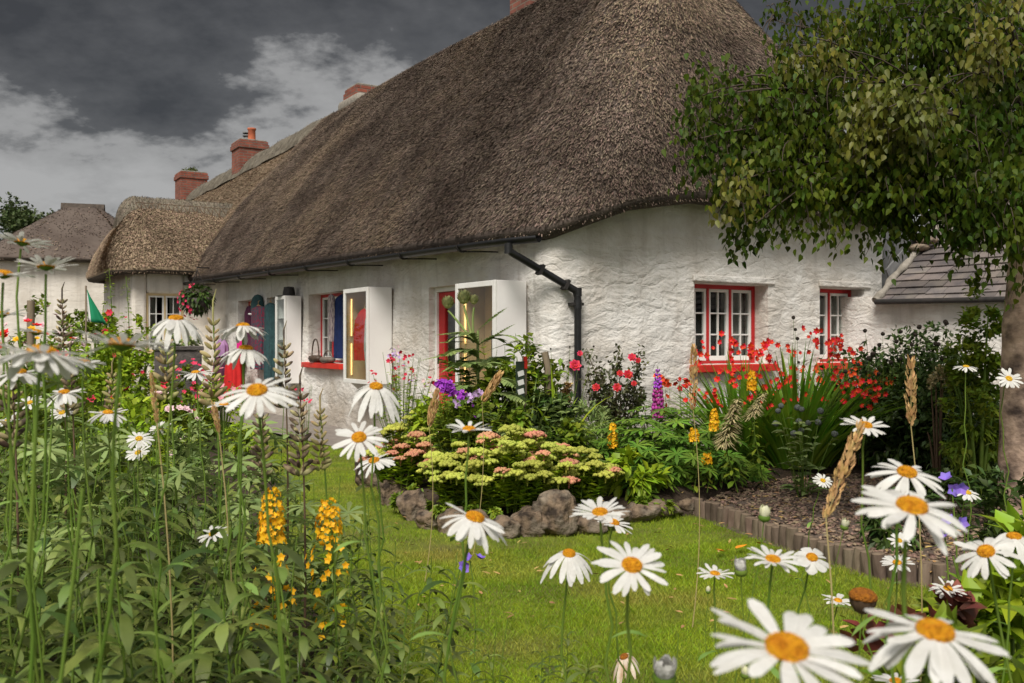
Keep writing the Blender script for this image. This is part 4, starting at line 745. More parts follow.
# ================================================================ STONES, LOG EDGE, SIGN
def ground_z(x, y): return .12 if inside([(x, y)], BED_R)[0] else (.045 if inside([(x, y)], GRAVEL)[0] else 0.)
def sph(n): return nrm(NP.normal(0, 1, (n, 3)))
ROCKS = [(375, 486, 32, 40, 'tall pale pitted stone at the left end of the rock edging'), (392, 505, 22, 34, 'dark brown stone behind the left end of the rock edging'), (412, 520, 28, 36, 'upright brown stone beside the low round one in the edging'), (431, 530, 26, 24, 'small rounded grey stone at the front corner of the rock edging'),
 (452, 533, 26, 34, 'rough ochre stone right of the small rounded grey stone'), (479, 537, 30, 30, 'low dark stone under the lime sedum heads'), (504, 538, 26, 28, 'narrow brown stone near the middle of the rock edging'), (530, 536, 30, 36, 'dark stone with a flat top left of the tallest pitted rock'), (557, 536, 38, 52, 'tallest pitted rock of the edging, in front of the sedum'), (588, 534, 34, 22, 'low broken stone right of the tallest pitted rock'),
 (613, 529, 30, 24, 'pinkish low stone below the double daisy'), (640, 522, 34, 24, 'long flat stone with a brown hollow near the log edging'), (665, 518, 32, 20, 'flat pale stone beside the end of the log edging'), (690, 514, 26, 18, 'thin flat stone touching the first log post'), (400, 492, 18, 22, 'half buried stone behind the sedum leaves at the left')]
for k, (px, py, w, h, lab) in enumerate(ROCKS):
    x, y = g(px, py); s = y/F; y += .10; v, f = ICO[4]; pn = sph(16); ph_ = .62+.36*NP.random(16); q = np.minimum(1.05, (ph_[None]/np.maximum(v@pn.T, .05)).min(1))
    q = q*np.array([1+.16*mnoise.noise(Vector(p*1.6)+Vector((k*7.3, 0, 0)))+.11*mnoise.noise(Vector(p*3.7)+Vector((0, k*5.1, 0)))+.07*mnoise.noise(Vector(p*9)+Vector((0, 0, k)))-.28*max(0, .24-mnoise.voronoi(Vector(p*3.2)+Vector((k, 2, 5)))[0][0]) for p in v])
    V = np.sign(v)*np.abs(v)**.8*q[:, None]*(w*s*.62, w*s*.48, h*s*.50); r = k*1.7; c, sn = math.cos(.3*math.sin(r)), math.sin(.3*math.sin(r)); V = np.c_[V[:, 0]*c-V[:, 1]*sn, V[:, 0]*sn+V[:, 1]*c, V[:, 2]+h*s*.30]
    tag(build('edging_stone', M().add(V, f), MT['rock'], loc=(x, y, 0)), lab, 'stone', 'rough stones edging the flower bed')
log = thing('log_edging', 'low curved edging of short upright brown logs round the gravel', 'edging', (1.33, 7.0, 0))
P = np.array(LOG[:-2]); seg = np.r_[0, np.cumsum(np.linalg.norm(np.diff(P, axis=0), axis=1))]; nl = int(seg[-1]/.075)
pm = build('post', M().lathe([(.036, -.05), (.037, .05), (.036, .10), (.033, .112)], 10, wob=lambda th, z: .06*np.sin(3*th+z*9)), MT['log'], log); cp = build('post_top', M().lathe([(.0337, .111), (.03, .117), (0, .119)], 10), MT['log_top'], pm)
for k in range(nl+1):
    s = k/nl*seg[-1]; p = (np.interp(s, seg, P[:, 0])-1.33, np.interp(s, seg, P[:, 1])-7.0, R_.uniform(-.02, .012))
    if k == 0: o = pm
    else:
        o = pm.copy(); COL.objects.link(o); o.parent = log; c = cp.copy(); COL.objects.link(c); c.parent = o
    o.location = p; o.rotation_euler = (R_.uniform(-.08, .08), R_.uniform(-.08, .08), R_.random()*6)
def ring(m, c, n, r, rr=.02, mi=0): pass
p = at(524, 380, 8.0)
t = thing('garden_sign', 'small dark green label board with white lines on a wooden stake', 'sign', (p[0], p[1], 0.1), D2R(35))
build('stake', M().tube([(.03, .03, 0), (.03, .035, .6), (.035, .04, p[2]+.2-.1)], .022, 6), MT['wood'], t); bz = p[2]-.1
bd = build('board', M().box(-.085, .0, -.012, .002, bz-.16, bz+.16), MT['board'], t, smooth=False, bevel=.003)
for k, z in enumerate((.06, -.015, -.09)): build('white_line', M().obox((-.042, -.0145, bz+z), (1, 0, .25), (0, 1, 0), (-.25, 0, 1), .030, .001, .021), MT['sign_white'], bd, smooth=False)
build('peg', M().box(-.005, .02, -.02, .0, bz+.1, bz+.2), MT['red_sill'], t, smooth=False)
p = at(548, 372, 8.4); t = tag(build('wooden_stake', M().tube([(-.02, 0, 0), (0, 0, p[2]-.06), (-.03, 0, p[2]+.08)], .032, 6), MT['wood'], loc=(p[0], p[1], .1)), 'leaning grey wooden stake behind the small dark sign', 'stake')
# ================================================================ PLANT BUILDERS (every plant has its origin at its foot)
UP = np.array([0, 0, 1.])
def sph(n): return nrm(NP.normal(0, 1, (n, 3)))
def curve(a, b, sag=(0, 0, 0), n=8):
    t = np.linspace(0, 1, n)[:, None]; return np.asarray(a)+(np.asarray(b)-np.asarray(a))*t+np.asarray(sag)*(t*(1-t)*4)
def florets(m, C, Nn, size, n=5, w=.42, cup=.25, mi=0, seg=2, prof='ovate'):
    C = np.asarray(C, float).reshape(-1, 3); Nn = nrm(np.broadcast_to(Nn, C.shape)); a = nrm(np.cross(Nn, [.31, .77, .55])); b = np.cross(Nn, a); size = np.broadcast_to(size, (len(C),))
    th0 = NP.random(len(C))*6.28
    for k in range(n):
        th = th0+k*6.283/n; D = a*np.cos(th)[:, None]+b*np.sin(th)[:, None]; m.leaves(C, nrm(D+Nn*cup), Nn, size, size*w, seg=seg, prof=prof, fold=.15, mi=mi)
    return m
def bush(name, label, cat, base, h, r, nleaf, L, Wd, lm, flowers=(), nst=9, stemm='stem', group=None, prof='ovate', shell=.55, droop=.3, low=.12, seg=2, rnd=.35, part='foliage'):
    """leafy shrub: stems, a cloud of single leaves in lumpy clumps, optional flowers [(count, radius, material, petals)]"""
    rx, ry = r if isinstance(r, (tuple, list)) else (r, r); x, y, z = base
    t = thing(name, label, cat, (x, y, z), 0, group); m = M(); tips = []
    for k in range(nst):
        th = R_.random()*6.28; q = R_.random()**.5; tip = np.array([rx*q*math.cos(th)*.85, ry*q*math.sin(th)*.85, h*(.6+.38*R_.random())*(1-.25*q)]); tips.append(tip)
        m.tube(curve((tip[0]*.15, tip[1]*.15, 0), tip, (0, 0, .1*h)), np.linspace(.006, .002, 8)*(1+h), 5, cap=False)
    build('stem', m, MT[stemm], t)
    nc = max(8, nleaf//45); cl = sph(nc)*(NP.random((nc, 1))**.45)*(rx, ry, h*(.5-low*.5)); cl[:, 2] += h*(.5+low*.5)
    cl *= 1-.25*NP.random((nc, 1))*(1, 1, 0)
    ci = NP.integers(0, nc, nleaf); cr = rnd*min(rx, ry, h*.5)*(.6+.8*NP.random(nc)); off = sph(nleaf)*(NP.random((nleaf, 1))**shell)*cr[ci][:, None]; P = cl[ci]+off; P[:, 2] = np.maximum(P[:, 2], .02)
    out = nrm(P-(0, 0, h*.35)); D = nrm(out*.7+sph(nleaf)*.7); Nn = nrm(UP*.9+out*.35+sph(nleaf)*.45)
    build(part, M().leaves(P, D, Nn, L*(.6+.7*NP.random(nleaf)), Wd*(.6+.7*NP.random(nleaf)), bend=(0, 0, -droop), seg=seg, prof=prof, fold=.3), MT[lm], t)
    for n, s, fm, pet in flowers:
        d = sph(n); d[:, 2] = np.abs(d[:, 2])*1.1-.15; C = d*(rx*1.02, ry*1.02, h*.52)+(0, 0, h*.5); s_ = s*(.7+.6*NP.random(n))
        for k in range(n):
            fl = M(); florets(fl, C[k:k+1], nrm(d[k:k+1]+(0, -.5, .4)), s_[k:k+1], pet, .5, .35)
            if pet > 5: florets(fl, C[k:k+1], nrm(d[k:k+1]+(0, -.5, .4)), s_[k:k+1]*.6, pet-1, .5, .9)
            build('flower', fl, MT[fm], t)
    return t
def palmate(m, C, Nn, L, n=9, w=.14, mi=0, cup=.15, droop=.25):
    C = np.asarray(C, float).reshape(-1, 3); Nn = nrm(np.broadcast_to(Nn, C.shape)); a = nrm(np.cross(Nn, [.2, .9, .35])); b = np.cross(Nn, a); L = np.broadcast_to(L, (len(C),)); th0 = NP.random(len(C))*6.28
    for k in range(n):
        th = th0+k*6.283/n; D = a*np.cos(th)[:, None]+b*np.sin(th)[:, None]; m.leaves(C, nrm(D+Nn*cup), Nn, L*(.85+.3*NP.random(len(C))), L*w, bend=-Nn*droop, seg=3, prof='oblan', fold=.35, mi=mi)
    return m
def lupin(label, base, h, r, nl, L=.11, group=None, lm='leaf_lup', name='lupin_plant', spikes=(), cat='lupin'):
    """palmate-leaved mound; spikes: (dx, dy, top z, length, radius, kind)"""
    t = thing(name, label, cat, base, 0, group); m = M(); st = M(); C = sph(nl)*(NP.random((nl, 1))**.35)*(r, r, h*.45)+(0, 0, h*.52); out = nrm(C-(0, 0, h*.2))
    for c in C: st.tube(curve((c[0]*.12, c[1]*.12, 0), c, (0, 0, .06), 5), [.004, .004, .0035, .003, .0025], 4, cap=False)
    for s in spikes: st.tube(curve((s[0]*.3, s[1]*.3, 0), (s[0], s[1], s[2]), (0, 0, 0), 6), np.linspace(.007, .003, 6), 5, cap=False)
    build('stem', st, MT['stem'], t); build('foliage', palmate(m, C, nrm(out*.6+UP*.8), L*(.75+.5*NP.random(nl))), MT[lm], t)
    for dx, dy, zt, ln, rad, kind in spikes: spike(t, dx, dy, zt, ln, rad, kind)
    return t
def label_y(t): return t.location[1]
def spike(t, dx, dy, zt, ln, rad, kind):
    m = M(); n = int(ln/(.034 if kind == 'lupin' else (.010 if label_y(t) < 3.2 else .016)))
    for k in range(n):
        f = k/n; z = zt-ln+ln*f; q = 9 if kind == 'lupin' else 8; th = np.arange(q)*6.283/q+k*.4; rr = rad*((1-.72*f**1.6) if kind == 'lupin' else (1-.6*f**3)); D = np.c_[np.cos(th), np.sin(th), np.full(q, .25)]
        C = np.c_[dx+np.cos(th)*rr*.45, dy+np.sin(th)*rr*.45, np.full(q, z)+NP.normal(0, .006, q)]; D = D*(.7+.6*NP.random((q, 1)))
        if kind == 'lupin': m.blobs(C+D*rr*.42*(1, 1, .4), rr*.36, 1, squash=(1, 1, 1.25), mi=int(f > .55))
        elif kind == 'yellow': florets(m, C+D*rr*.45*(1, 1, .3), D+sph(q)*.4, (.0115 if label_y(t) < 3.2 else .02)*(1-.35*f)*(.7+.6*NP.random(q)), 5, .5, .3)
    build('flower_spike', m, [MT['magenta'], MT['purple']] if kind == 'lupin' else MT['yellow'], t)
def seed_spike(label, top, Y, ln_px, lean=.04, pm='pod', group=None, pl=.045, base_leaf=True, rows=None):
    """stalk of a spent lupin: whorls of plump pods angled up and out"""
    p = at(*top, Y); z0 = ground_z(p[0], p[1]); ln = ln_px/F*Y; t = thing('lupin_seed_stalk', label, 'seed stalk', (p[0]+R_.uniform(-lean, lean), p[1]+.03, z0), 0, group); tip = np.array([p[0]-t.location[0], -.03, p[2]-z0])
    m = M(); P = curve((0, 0, 0), tip, (lean*.4, 0, 0), 12); m.tube(P, np.linspace(.006, .002, 12), 6); build('stem', m, MT['stem_brown' if pm == 'pod_dark' else 'stem'], t)
    m = M(); n = rows or max(5, int(ln/(pl*.48))); B, D, LL = [], [], []
    for k in range(n):
        f = k/n; q = R_.choice((3, 4, 4, 5))
        for j in range(q):
            th = j*6.283/q+k*.9+R_.uniform(-.3, .3); B.append(tip-np.array([0, 0, ln*(1-f)])); D.append((math.cos(th), math.sin(th), .55+.5*f+R_.uniform(-.25, .25))); LL.append(pl*(1-.45*f)*R_.uniform(.75, 1.15))
    B, D, LL = np.array(B), nrm(np.array(D)), np.array(LL)[:, None]; v, fc = ICO[2]; S = nrm(np.cross(D, UP)); N2 = np.cross(S, D); V = (v[None, :, 0:1]*D[:, None]*.5+D[:, None]*.62)*LL[:, None]+v[None, :, 1:2]*S[:, None]*LL[:, None]*.11+v[None, :, 2:3]*N2[:, None]*LL[:, None]*.17+B[:, None]
    V = V+D[:, None]*0; m.add(V.reshape(-1, 3), (fc[None]+(np.arange(len(B))*len(v))[:, None, None]).reshape(-1, 3)); m.tube([tip-(0, 0, .02), tip+(0, 0, .06*ln/.3), tip+(.01, 0, .1*ln/.3)], [.003, .003, .001], 5)
    build('seed_pods', m, MT[pm], t)
    if base_leaf:
        nl = 9; C = np.c_[NP.normal(0, .07, (nl, 2)), p[2]-z0-ln-.05-NP.random(nl)*.28]; build('foliage', palmate(M(), C, nrm(UP+sph(nl)*.6), .075, 8), MT['leaf_grey'], t)
    return t
def grass_head(label, top, Y, ln_px, w_px, lean_px=0, m='straw_seed', group=None, foot=None):
    p = at(*top, Y); b = at(top[0]-lean_px, top[1]+ln_px, Y); z0 = ground_z(p[0], p[1]); t = thing('grass_stalk', label, 'grass stalk', (b[0]-(p[0]-b[0])*.5, b[1], z0)); o = np.array(t.location); a, c = b-o, p-o
    build('stem', M().tube(np.concatenate([curve((0, 0, 0), a, (.03, 0, 0), 9), [c]]), np.linspace(.0028, .0012, 10), 5), MT['stem_dry' if m == 'straw_seed' else 'stem'], t)
    n = 110; f = NP.random(n); C = a+(c-a)*f[:, None]; wd = w_px/F*Y*.5; th = NP.random(n)*6.28; rr = wd*np.sin(math.pi*np.clip(f*.9+.08, 0, 1))**.7*(.3+.6*NP.random(n)); C = C+np.c_[np.cos(th)*rr, np.sin(th)*rr, 0*th]; ax = nrm(c-a)
    build('seed_head', M().leaves(C, nrm(ax+np.c_[np.cos(th), np.sin(th), 0*th]*.4), nrm(np.c_[np.cos(th), np.sin(th), 0*th]), wd*1.6, wd*.35, seg=2, prof='ovate', fold=.8), MT[m], t)
# ---------------------------------------------------------------- daisies
def lance_leaves(t, path, n, L, Wd, f0=.05, f1=.7, m='daisy_leaf', up=.5, part='foliage', bend=.5, taper=.75):
    f = np.linspace(f0, f1, n)+NP.normal(0, .02, n); k = np.clip(f, 0, .999)*(len(path)-1); i = k.astype(int); C = path[i]+(path[np.minimum(i+1, len(path)-1)]-path[i])*(k-i)[:, None]; th = np.arange(n)*2.4+R_.random()*6
    D = nrm(np.c_[np.cos(th), np.sin(th), np.full(n, up)+NP.normal(0, .2, n)]); sc = (1.15-taper*f)*(.8+.4*NP.random(n)); mm = M().leaves(C, D, nrm(UP+sph(n)*.25-D*.3), L*sc, Wd*sc, bend=(0, 0, -bend), seg=5, prof='oblan', fold=.3, cols=5)
    return build(part, mm, MT[m], t)
def daisy(label, px, py, dpx, tilt=18, roll=0, style='open', diam=.095, npet=24, cup=.0, leaves=3, group=None, disc='disc', drop=0., foot=(0, 0), pw=1.0, dr=.14):
    """tilt: degrees the face leans toward the viewer; cup: petals up (+) or hanging (-); style open / messy / droop / old / bald / bud / few"""
    Y = F*diam/dpx; h = at(px, py, Y); x, y = h[0]+foot[0]+R_.uniform(-.11, .11), h[1]+foot[1]+R_.uniform(0, .10); z0 = ground_z(x, y)
    t = thing('daisy', label, 'daisy', (x, y, z0), 0, group); H = h-np.array([x, y, z0]); a, b = D2R(tilt), D2R(roll); n = nrm(np.array([math.sin(b)*math.cos(a), -math.sin(a), math.cos(a)*math.cos(b)]))
    r = diam/2; path = np.array([(1-s)**3*np.zeros(3)+3*(1-s)**2*s*np.array([R_.uniform(-.05, .05), 0, H[2]*.4])+3*(1-s)*s*s*(H-n*min(.16, H[2]*.3))+s**3*(H-n*.012*diam/.095) for s in np.linspace(0, 1, 16)])
    build('stem', M().tube(path, np.linspace(.0024, .0017, 16)*diam/.095+.0003, 6), MT['stem'], t)
    if leaves: lance_leaves(t, path, leaves, .10, .011, .18, .72)
    u = nrm(np.cross(n, [.2, 1, .1])); v = np.cross(n, u); rd = r*dr*2 if style != 'bald' else r*.8
    if style in ('bud',):
        m = M(); k = 18; th = np.arange(k)*2.4; rd_ = u*np.cos(th)[:, None]+v*np.sin(th)[:, None]; D = nrm(n+rd_*(.55+.35*NP.random((k, 1)))); m.leaves(H+rd_*r*.22, D, rd_*.9-n*.4, r*(1.3+.5*NP.random(k)), r*.24, bend=-rd_*(.35+.3*NP.random((k, 1))), seg=5, prof='petal', fold=-.35)
        build('petals', m, MT['bud' if disc == 'disc' else 'petal'], t); cx = M().lathe([(.1*r, -.3*r), (.5*r, -.1*r), (.62*r, .2*r), (.5*r, .45*r)], 12)
    else:
        nb, ic = ICO[3]; q = nb.copy(); rad = np.hypot(q[:, 0], q[:, 1]); sq = .50 if style != 'bald' else .6
        V = H+(q[:, 0:1]*u+q[:, 1:2]*v)*rd*(1+NP.normal(0, .012, (len(q), 1)))+n*(np.maximum(q[:, 2:3], -.25)*sq*rd-.13*rd*(rad < .25)[:, None]*(style != 'old')+NP.normal(0, .02, (len(q), 1))*rd)
        dm_ = M().add(V, ic)
        if dpx > 38:
            nd = 150; i_ = np.arange(nd)+.5; rr_ = np.sqrt(i_/nd)*.97; aa = i_*2.39996; zz_ = np.sqrt(np.maximum(0, 1-rr_**2)); dm_.blobs(H+(np.cos(aa)*rr_)[:, None]*u*rd+(np.sin(aa)*rr_)[:, None]*v*rd+n*((zz_*sq-.11*(rr_ < .25))*rd)[:, None], rd*(.055+.035*NP.random(nd)), 1)
        fh = build('disc', dm_, MT['disc_old' if style in ('old', 'bald') else disc], t)
        if style != 'bald':
            m = M(); rows = {'open': ((npet, 1, cup),), 'messy': ((npet, 1, cup), (npet//3, .8, cup-.7)), 'droop': ((npet, 1., -1.6), (npet//3, .85, -.9)), 'old': ((npet, .85, -2.4),), 'few': ((npet, .9, cup-.2),)}[style]
            for cnt, ls, cp_ in rows:
                th = np.arange(cnt)*6.283/cnt+NP.normal(0, .09, cnt)+R_.random(); rad_ = u*np.cos(th)[:, None]+v*np.sin(th)[:, None]; lay = np.where(np.arange(cnt) % 2, .06, -.04); c2 = cp_+NP.normal(0, .10 if style == 'open' else .35, cnt); L = (r-rd*.75)*ls*(.82+.24*NP.random(cnt))*(1.25 if style in ('droop', 'old') else 1.05)
                if style in ('droop', 'old', 'few', 'messy'): bend = np.array([0, 0, -1.])*(np.clip(-c2, 0, 3)*.45)[:, None]; D = nrm(rad_+n*(lay+np.maximum(c2, -.45)*.6)[:, None])
                else: bend = n*(-.12-np.clip(-c2, 0, 2)*.35+np.clip(c2, 0, 2)*.1)[:, None]+sph(cnt)*.11; D = nrm(rad_+n*(lay+.10+c2*.75)[:, None])
                kp = 1.75 if style == 'few' else 1.
                m.leaves(H+rad_*rd*.78-n*rd*.08, D, nrm(n+rad_*.1+sph(cnt)*.24), L, (.62*3.14*r/max(cnt, 14)*1.2*pw)*(.85+.3*NP.random(cnt))*kp*.9, bend=bend, seg=6, prof='petal', fold=.2, cols=5)
            build('petals', m, MT['petal_old' if style == 'old' else 'petal'], t)
        cx = M().lathe([(.04*r, -.12*r-.1*rd), (rd*.5, -.2*rd-.04*r), (rd*.8, -.10*rd), (rd*.8, .0*rd)], 14)
        if style == 'bald': cx = M().lathe([(.1*r, -1.0*r), (rd*.5, -.85*r), (rd*.86, -.4*r), (rd*.93, .0)], 32, wob=lambda th, z: .07*np.sin(th*11))
    fr = np.concatenate(cx.v); cx.v = [H+fr[:, 0:1]*u+fr[:, 1:2]*v+fr[:, 2:3]*n]
    build('calyx', cx, MT['stem_brown' if style == 'bald' else 'stem'], t)
    return t
# ================================================================ DAISIES
for a in [
 ('daisy seen edge-on just under the far cottage roof, top left', 22, 242, 52, -6, 5, 'open', .095, 22, .16), ('edge-on daisy in front of the far cottage wall with a long curved stem', 46, 266, 60, -4, -4, 'open', .095, 24, .2),
 ('daisy cut by the left border below the two topmost ones', 4, 274, 62, 4, 6, 'open', .095, 22, .12), ('small edge-on daisy at the left border above a scarlet bloom', 2, 314, 48, 6, 0, 'open', .09, 20, .1),
 ('small edge-on daisy over scarlet blooms at the left', 36, 332, 44, 0, 4, 'open', .09, 20, .15), ('wide drooping daisy at the left, largest of the upper left flowers', 42, 352, 98, -2, 4, 'messy', .10, 26, -.12),
 ('wide edge-on daisy with raised wing-like petals on the left', 122, 344, 92, -3, 3, 'open', .10, 28, .16), ('daisy with folded petals and a high orange cone below the cottage window', 176, 318, 50, 12, 4, 'droop', .095, 16, -1.4),
 ('edge-on drooping daisy in front of the hanging clothes, upper of two', 243, 326, 56, -6, -4, 'messy', .095, 22, -.5), ('ragged daisy with hanging petals just below another, before the clothes', 246, 348, 56, 6, 6, 'messy', .095, 18, -1.0),
 ('large daisy with a bright orange centre left of the lawn', 257, 390, 84, 22, 2, 'open', .10, 24, -.28), ('daisy with downturned petals before the jacket case', 376, 386, 56, 16, 8, 'droop', .095, 16, -1.5),
 ('round open daisy over the lawn below the downturned one', 359, 437, 62, 34, 2, 'open', .095, 24, -.2), ('half hidden daisy behind the round open one', 374, 460, 46, 18, -10, 'open', .09, 20, -.2),
 ('edge-on daisy above the lime sedum heads', 469, 429, 56, 2, 2, 'open', .09, 22, .22), ('shaggy daisy with curling cream petals before the rocks', 475, 517, 80, 16, 16, 'messy', .10, 20, -.55),
 ('daisy facing up in front of the flat edging stones', 600, 512, 66, 16, -4, 'open', .09, 22, .2), ('smaller daisy tucked under the one before the flat stones', 614, 522, 46, 18, 16, 'open', .09, 20, .05),
 ('faded daisy with brown hanging petals beside a big open one', 569, 553, 54, 26, 2, 'droop', .095, 13, -1.5), ('big open daisy in the middle of the lawn', 632, 565, 86, 36, 6, 'open', .095, 22, -.1),
 ('small collapsing daisy low on the lawn with one raised petal', 624, 656, 36, 30, -26, 'old', .085, 12, -1.5), ('small open daisy by the lawn edge left of two buds', 715, 573, 42, 14, 4, 'open', .08, 20, .1),
 ('daisy with yellow centre right of the two pale buds', 773, 559, 62, 16, 4, 'open', .085, 22, .1), ('spindly daisy with few petals by the log edging', 812, 557, 48, 36, 4, 'few', .085, 9, -.1),
 ('biggest daisy, wide open at the bottom', 787, 648, 178, 28, 3, 'open', .105, 21, .02), ('daisy with pale yellow centre before the dark shrub', 866, 425, 52, 18, 4, 'open', .085, 20, .05),
 ('full daisy above the widest right-hand one', 907, 472, 80, 24, 2, 'open', .10, 26, -.25), ('wide daisy right of the slanting orange grass head, below a full one', 912, 506, 126, 22, 3, 'open', .105, 22, -.15),
 ('tiny daisy on the gravel near the log edging', 823, 480, 23, 40, 8, 'open', .07, 18, .0), ('tiny daisy behind the stems of the wide right daisy', 899, 540, 26, 38, 0, 'open', .07, 18, .0),
 ('small daisy half hidden above the red leaves', 897, 562, 36, 26, -8, 'open', .08, 18, .0), ('leaning daisy facing left beside the cut orange centre', 986, 551, 70, 30, -24, 'open', .095, 20, -.25),
 ('daisy at the right border showing mostly its orange centre', 1014, 536, 58, 14, -4, 'few', .095, 9, -1.2), ('petal-less daisy head with brown cup', 863, 596, 40, 10, 4, 'bald', .06, 20, 0),
 ('large daisy bottom right with petals hanging down in front', 935, 631, 152, 22, 4, 'messy', .105, 19, -.2), ('small daisy against the birch trunk', 1009, 378, 28, 46, 4, 'open', .08, 18, .0),
 ('pale daisy in the shade left of the birch trunk', 966, 366, 26, 14, 0, 'open', .08, 18, -.2), ('small daisy right of the violet bells', 968, 492, 28, 30, 10, 'open', .08, 18, -.2), ('daisy at the bottom edge under the large right one', 896, 681, 52, 14, 0, 'open', .08, 20, .1),
]:
    lab, px, py, d, ti, ro, st, dm, npet, cp_ = a
    ti = ti+7-math.degrees(math.atan((py-341)/960)) if py > 370 else ti-5
    daisy(lab, px, py, d*(1.02 if px < 200 and py < 372 else .88), ti, ro, st, dm, npet, cp_, leaves=3 if py > 400 else 4, disc='disc_pale' if d < 30 else 'disc')
daisy('faded bunch of whitish petals at the bottom edge by the lawn', 664, 680, 40, 20, 0, 'bud', .05, disc='x'); daisy('plump pale bud above the log edging', 764, 519, 20, 6, 4, 'bud', .035); daisy('half open pale bud between two small lawn daisies', 741, 573, 22, 10, -4, 'bud', .04, disc='x')
daisy('cream bud at the bottom below the biggest daisy', 745, 676, 16, 6, 2, 'bud', .028); daisy('tiny white bud beside the slanting grass head', 844, 528, 14, 6, 12, 'bud', .03); daisy('narrow bud low on the lawn left of the biggest daisy', 708, 592, 9, 6, 0, 'bud', .022)
for px, py, d in ((213, 533, 26), (62, 412, 18), (139, 438, 20), (160, 428, 16), (30, 402, 18), (138, 452, 18), (8, 420, 20)):
    daisy('small white daisy low among the grey green leaves of the left bed', px, py, d+6, R_.uniform(16, 40), R_.uniform(-20, 20), 'open', .075, 18, R_.uniform(-.3, .2), leaves=3, group='small daisies deep in the left bed', disc='disc_pale')
for px, py, d, ti, cu, lab in ((18, 372, 56, 8, -.3, 'daisy with drooping petals at the left border under the widest one'), (84, 362, 44, 2, .1, 'edge-on daisy between the two widest left ones'), (64, 392, 40, 14, -.2, 'daisy with down-curved petals in the left bed under the edge-on pair'), (196, 372, 34, 6, -.2, 'small drooping daisy below the folded one with the high cone'), (224, 404, 34, 12, .0, 'small daisy half behind the large orange-centred one'), (108, 412, 38, 12, -.3, 'shaggy daisy low behind the stems of the left bed'), (838, 600, 30, 16, .1, 'small daisy between the biggest one and the petal-less head'), (948, 588, 34, 20, -.2, 'small daisy above the large bottom right one')):
    daisy(lab, px, py, d, ti-4, R_.uniform(-8, 8), 'messy' if cu < -.1 else 'open', .09, 20, cu)
# ================================================================ LEAFY SHOOTS OF THE LEFT BED (one kind, repeated)
def shoot(h, n, bare):
    t = thing('daisy_shoot', 'leafy grey green daisy shoot without a flower, one of a dense stand', 'plant shoot', (0, 0, 0), 0, 'flowerless daisy shoots in the near beds')
    tip = np.array([R_.uniform(-.13, .13), R_.uniform(-.1, .1), h+bare]); path = curve((0, 0, 0), tip, (R_.uniform(-.06, .06), R_.uniform(-.04, .04), 0), 14)
    build('stem', M().tube(path, np.linspace(.0026, .0017, 14), 5), MT['stem'], t)
    lance_leaves(t, path, int(n*1.2), .155, .0140, .06, h/(h+bare)*.98, up=.75, bend=.7, taper=.45); return t
VAR = [shoot(.80, 38, .0), shoot(.70, 34, .0), shoot(.74, 32, .10), shoot(.62, 32, .0), shoot(.66, 30, .26), shoot(.86, 40, .0), shoot(.70, 34, .0)]
spots = []
for k in range(20000):
    if len(spots) >= 290: break
    Y = .95+4.2*R_.random()**1.35; x = R_.uniform(-.62*Y-.1, .55*Y)
    if not inside([(x, Y)], BED_L)[0]: continue
    px = CX+x/Y*F
    lim = .93 if px < 170 else (.83 if px < 300 else (.66 if px < 420 else .52))
    hh = lim*R_.uniform(.72, 1.0)
    if px > 560: 
        if len([s for s in spots if s[4]]) > 16 or Y < 1.3: continue
        hh = R_.uniform(.32, .48); far_ = True
    else: far_ = False
    if 300 < px < 560 and R_.random() < (.35 if px < 430 else .62): continue
    if px > 330 and Y < 1.25: continue
    if any((x-s[0])**2+(Y-s[1])**2 < (.06+.03*Y)**2*.5 for s in spots): continue
    spots.append((x, Y, hh, px, far_))
used = set()
for x, Y, hh, px, fr in spots:
    k = R_.randrange(len(VAR)); o = VAR[k] if k not in used else copy_tree(VAR[k], None); used.add(k)
    base = [.80, .70, .78, .62, .76, .86, .70][k]; o.location = (x, Y, 0); o.rotation_euler = (R_.uniform(-.1, .1), R_.uniform(-.1, .1), R_.random()*6.28); o.scale = (hh/base,)*3 if hh/base < 1.25 else (1.2, 1.2, hh/base)
for k in range(len(VAR)):
    if k not in used: VAR[k].location = (-1.2-.1*k, 2.2, 0)
# ================================================================ OTHER PLANTS OF THE LEFT BED
for px, py, Y, ln, lab in ((272, 487, 2.5, 62, 'dense golden yellow flower spike, larger of the two by the lawn'), (329, 498, 2.7, 42, 'golden yellow flower spike, smaller one of the two by the lawn')):
    p = at(px, py, Y); t = thing('yellow_loosestrife', lab, 'loosestrife', (p[0], p[1], 0)); zt = p[2]; L = ln/F*Y
    path = curve((0, 0, 0), (0, 0, zt-.01), (.02, 0, 0), 12); build('stem', M().tube(path, .004, 6), MT['stem'], t); spike(t, 0, 0, zt, L*.88, .034, 'yellow')
    m = M()
    for k in range(34): th = R_.random()*6.28; z = zt-L-.01-R_.random()**1.3*.28; build('flower', florets(M(), [(math.cos(th)*.025+R_.uniform(-.04, .04), math.sin(th)*.03, z)], (math.cos(th), math.sin(th)-.4, .3), .012, 5, .5, .3), MT['yellow'], t)
    lance_leaves(t, path, 26, .08, .014, .15, .8, 'leaf', .3)
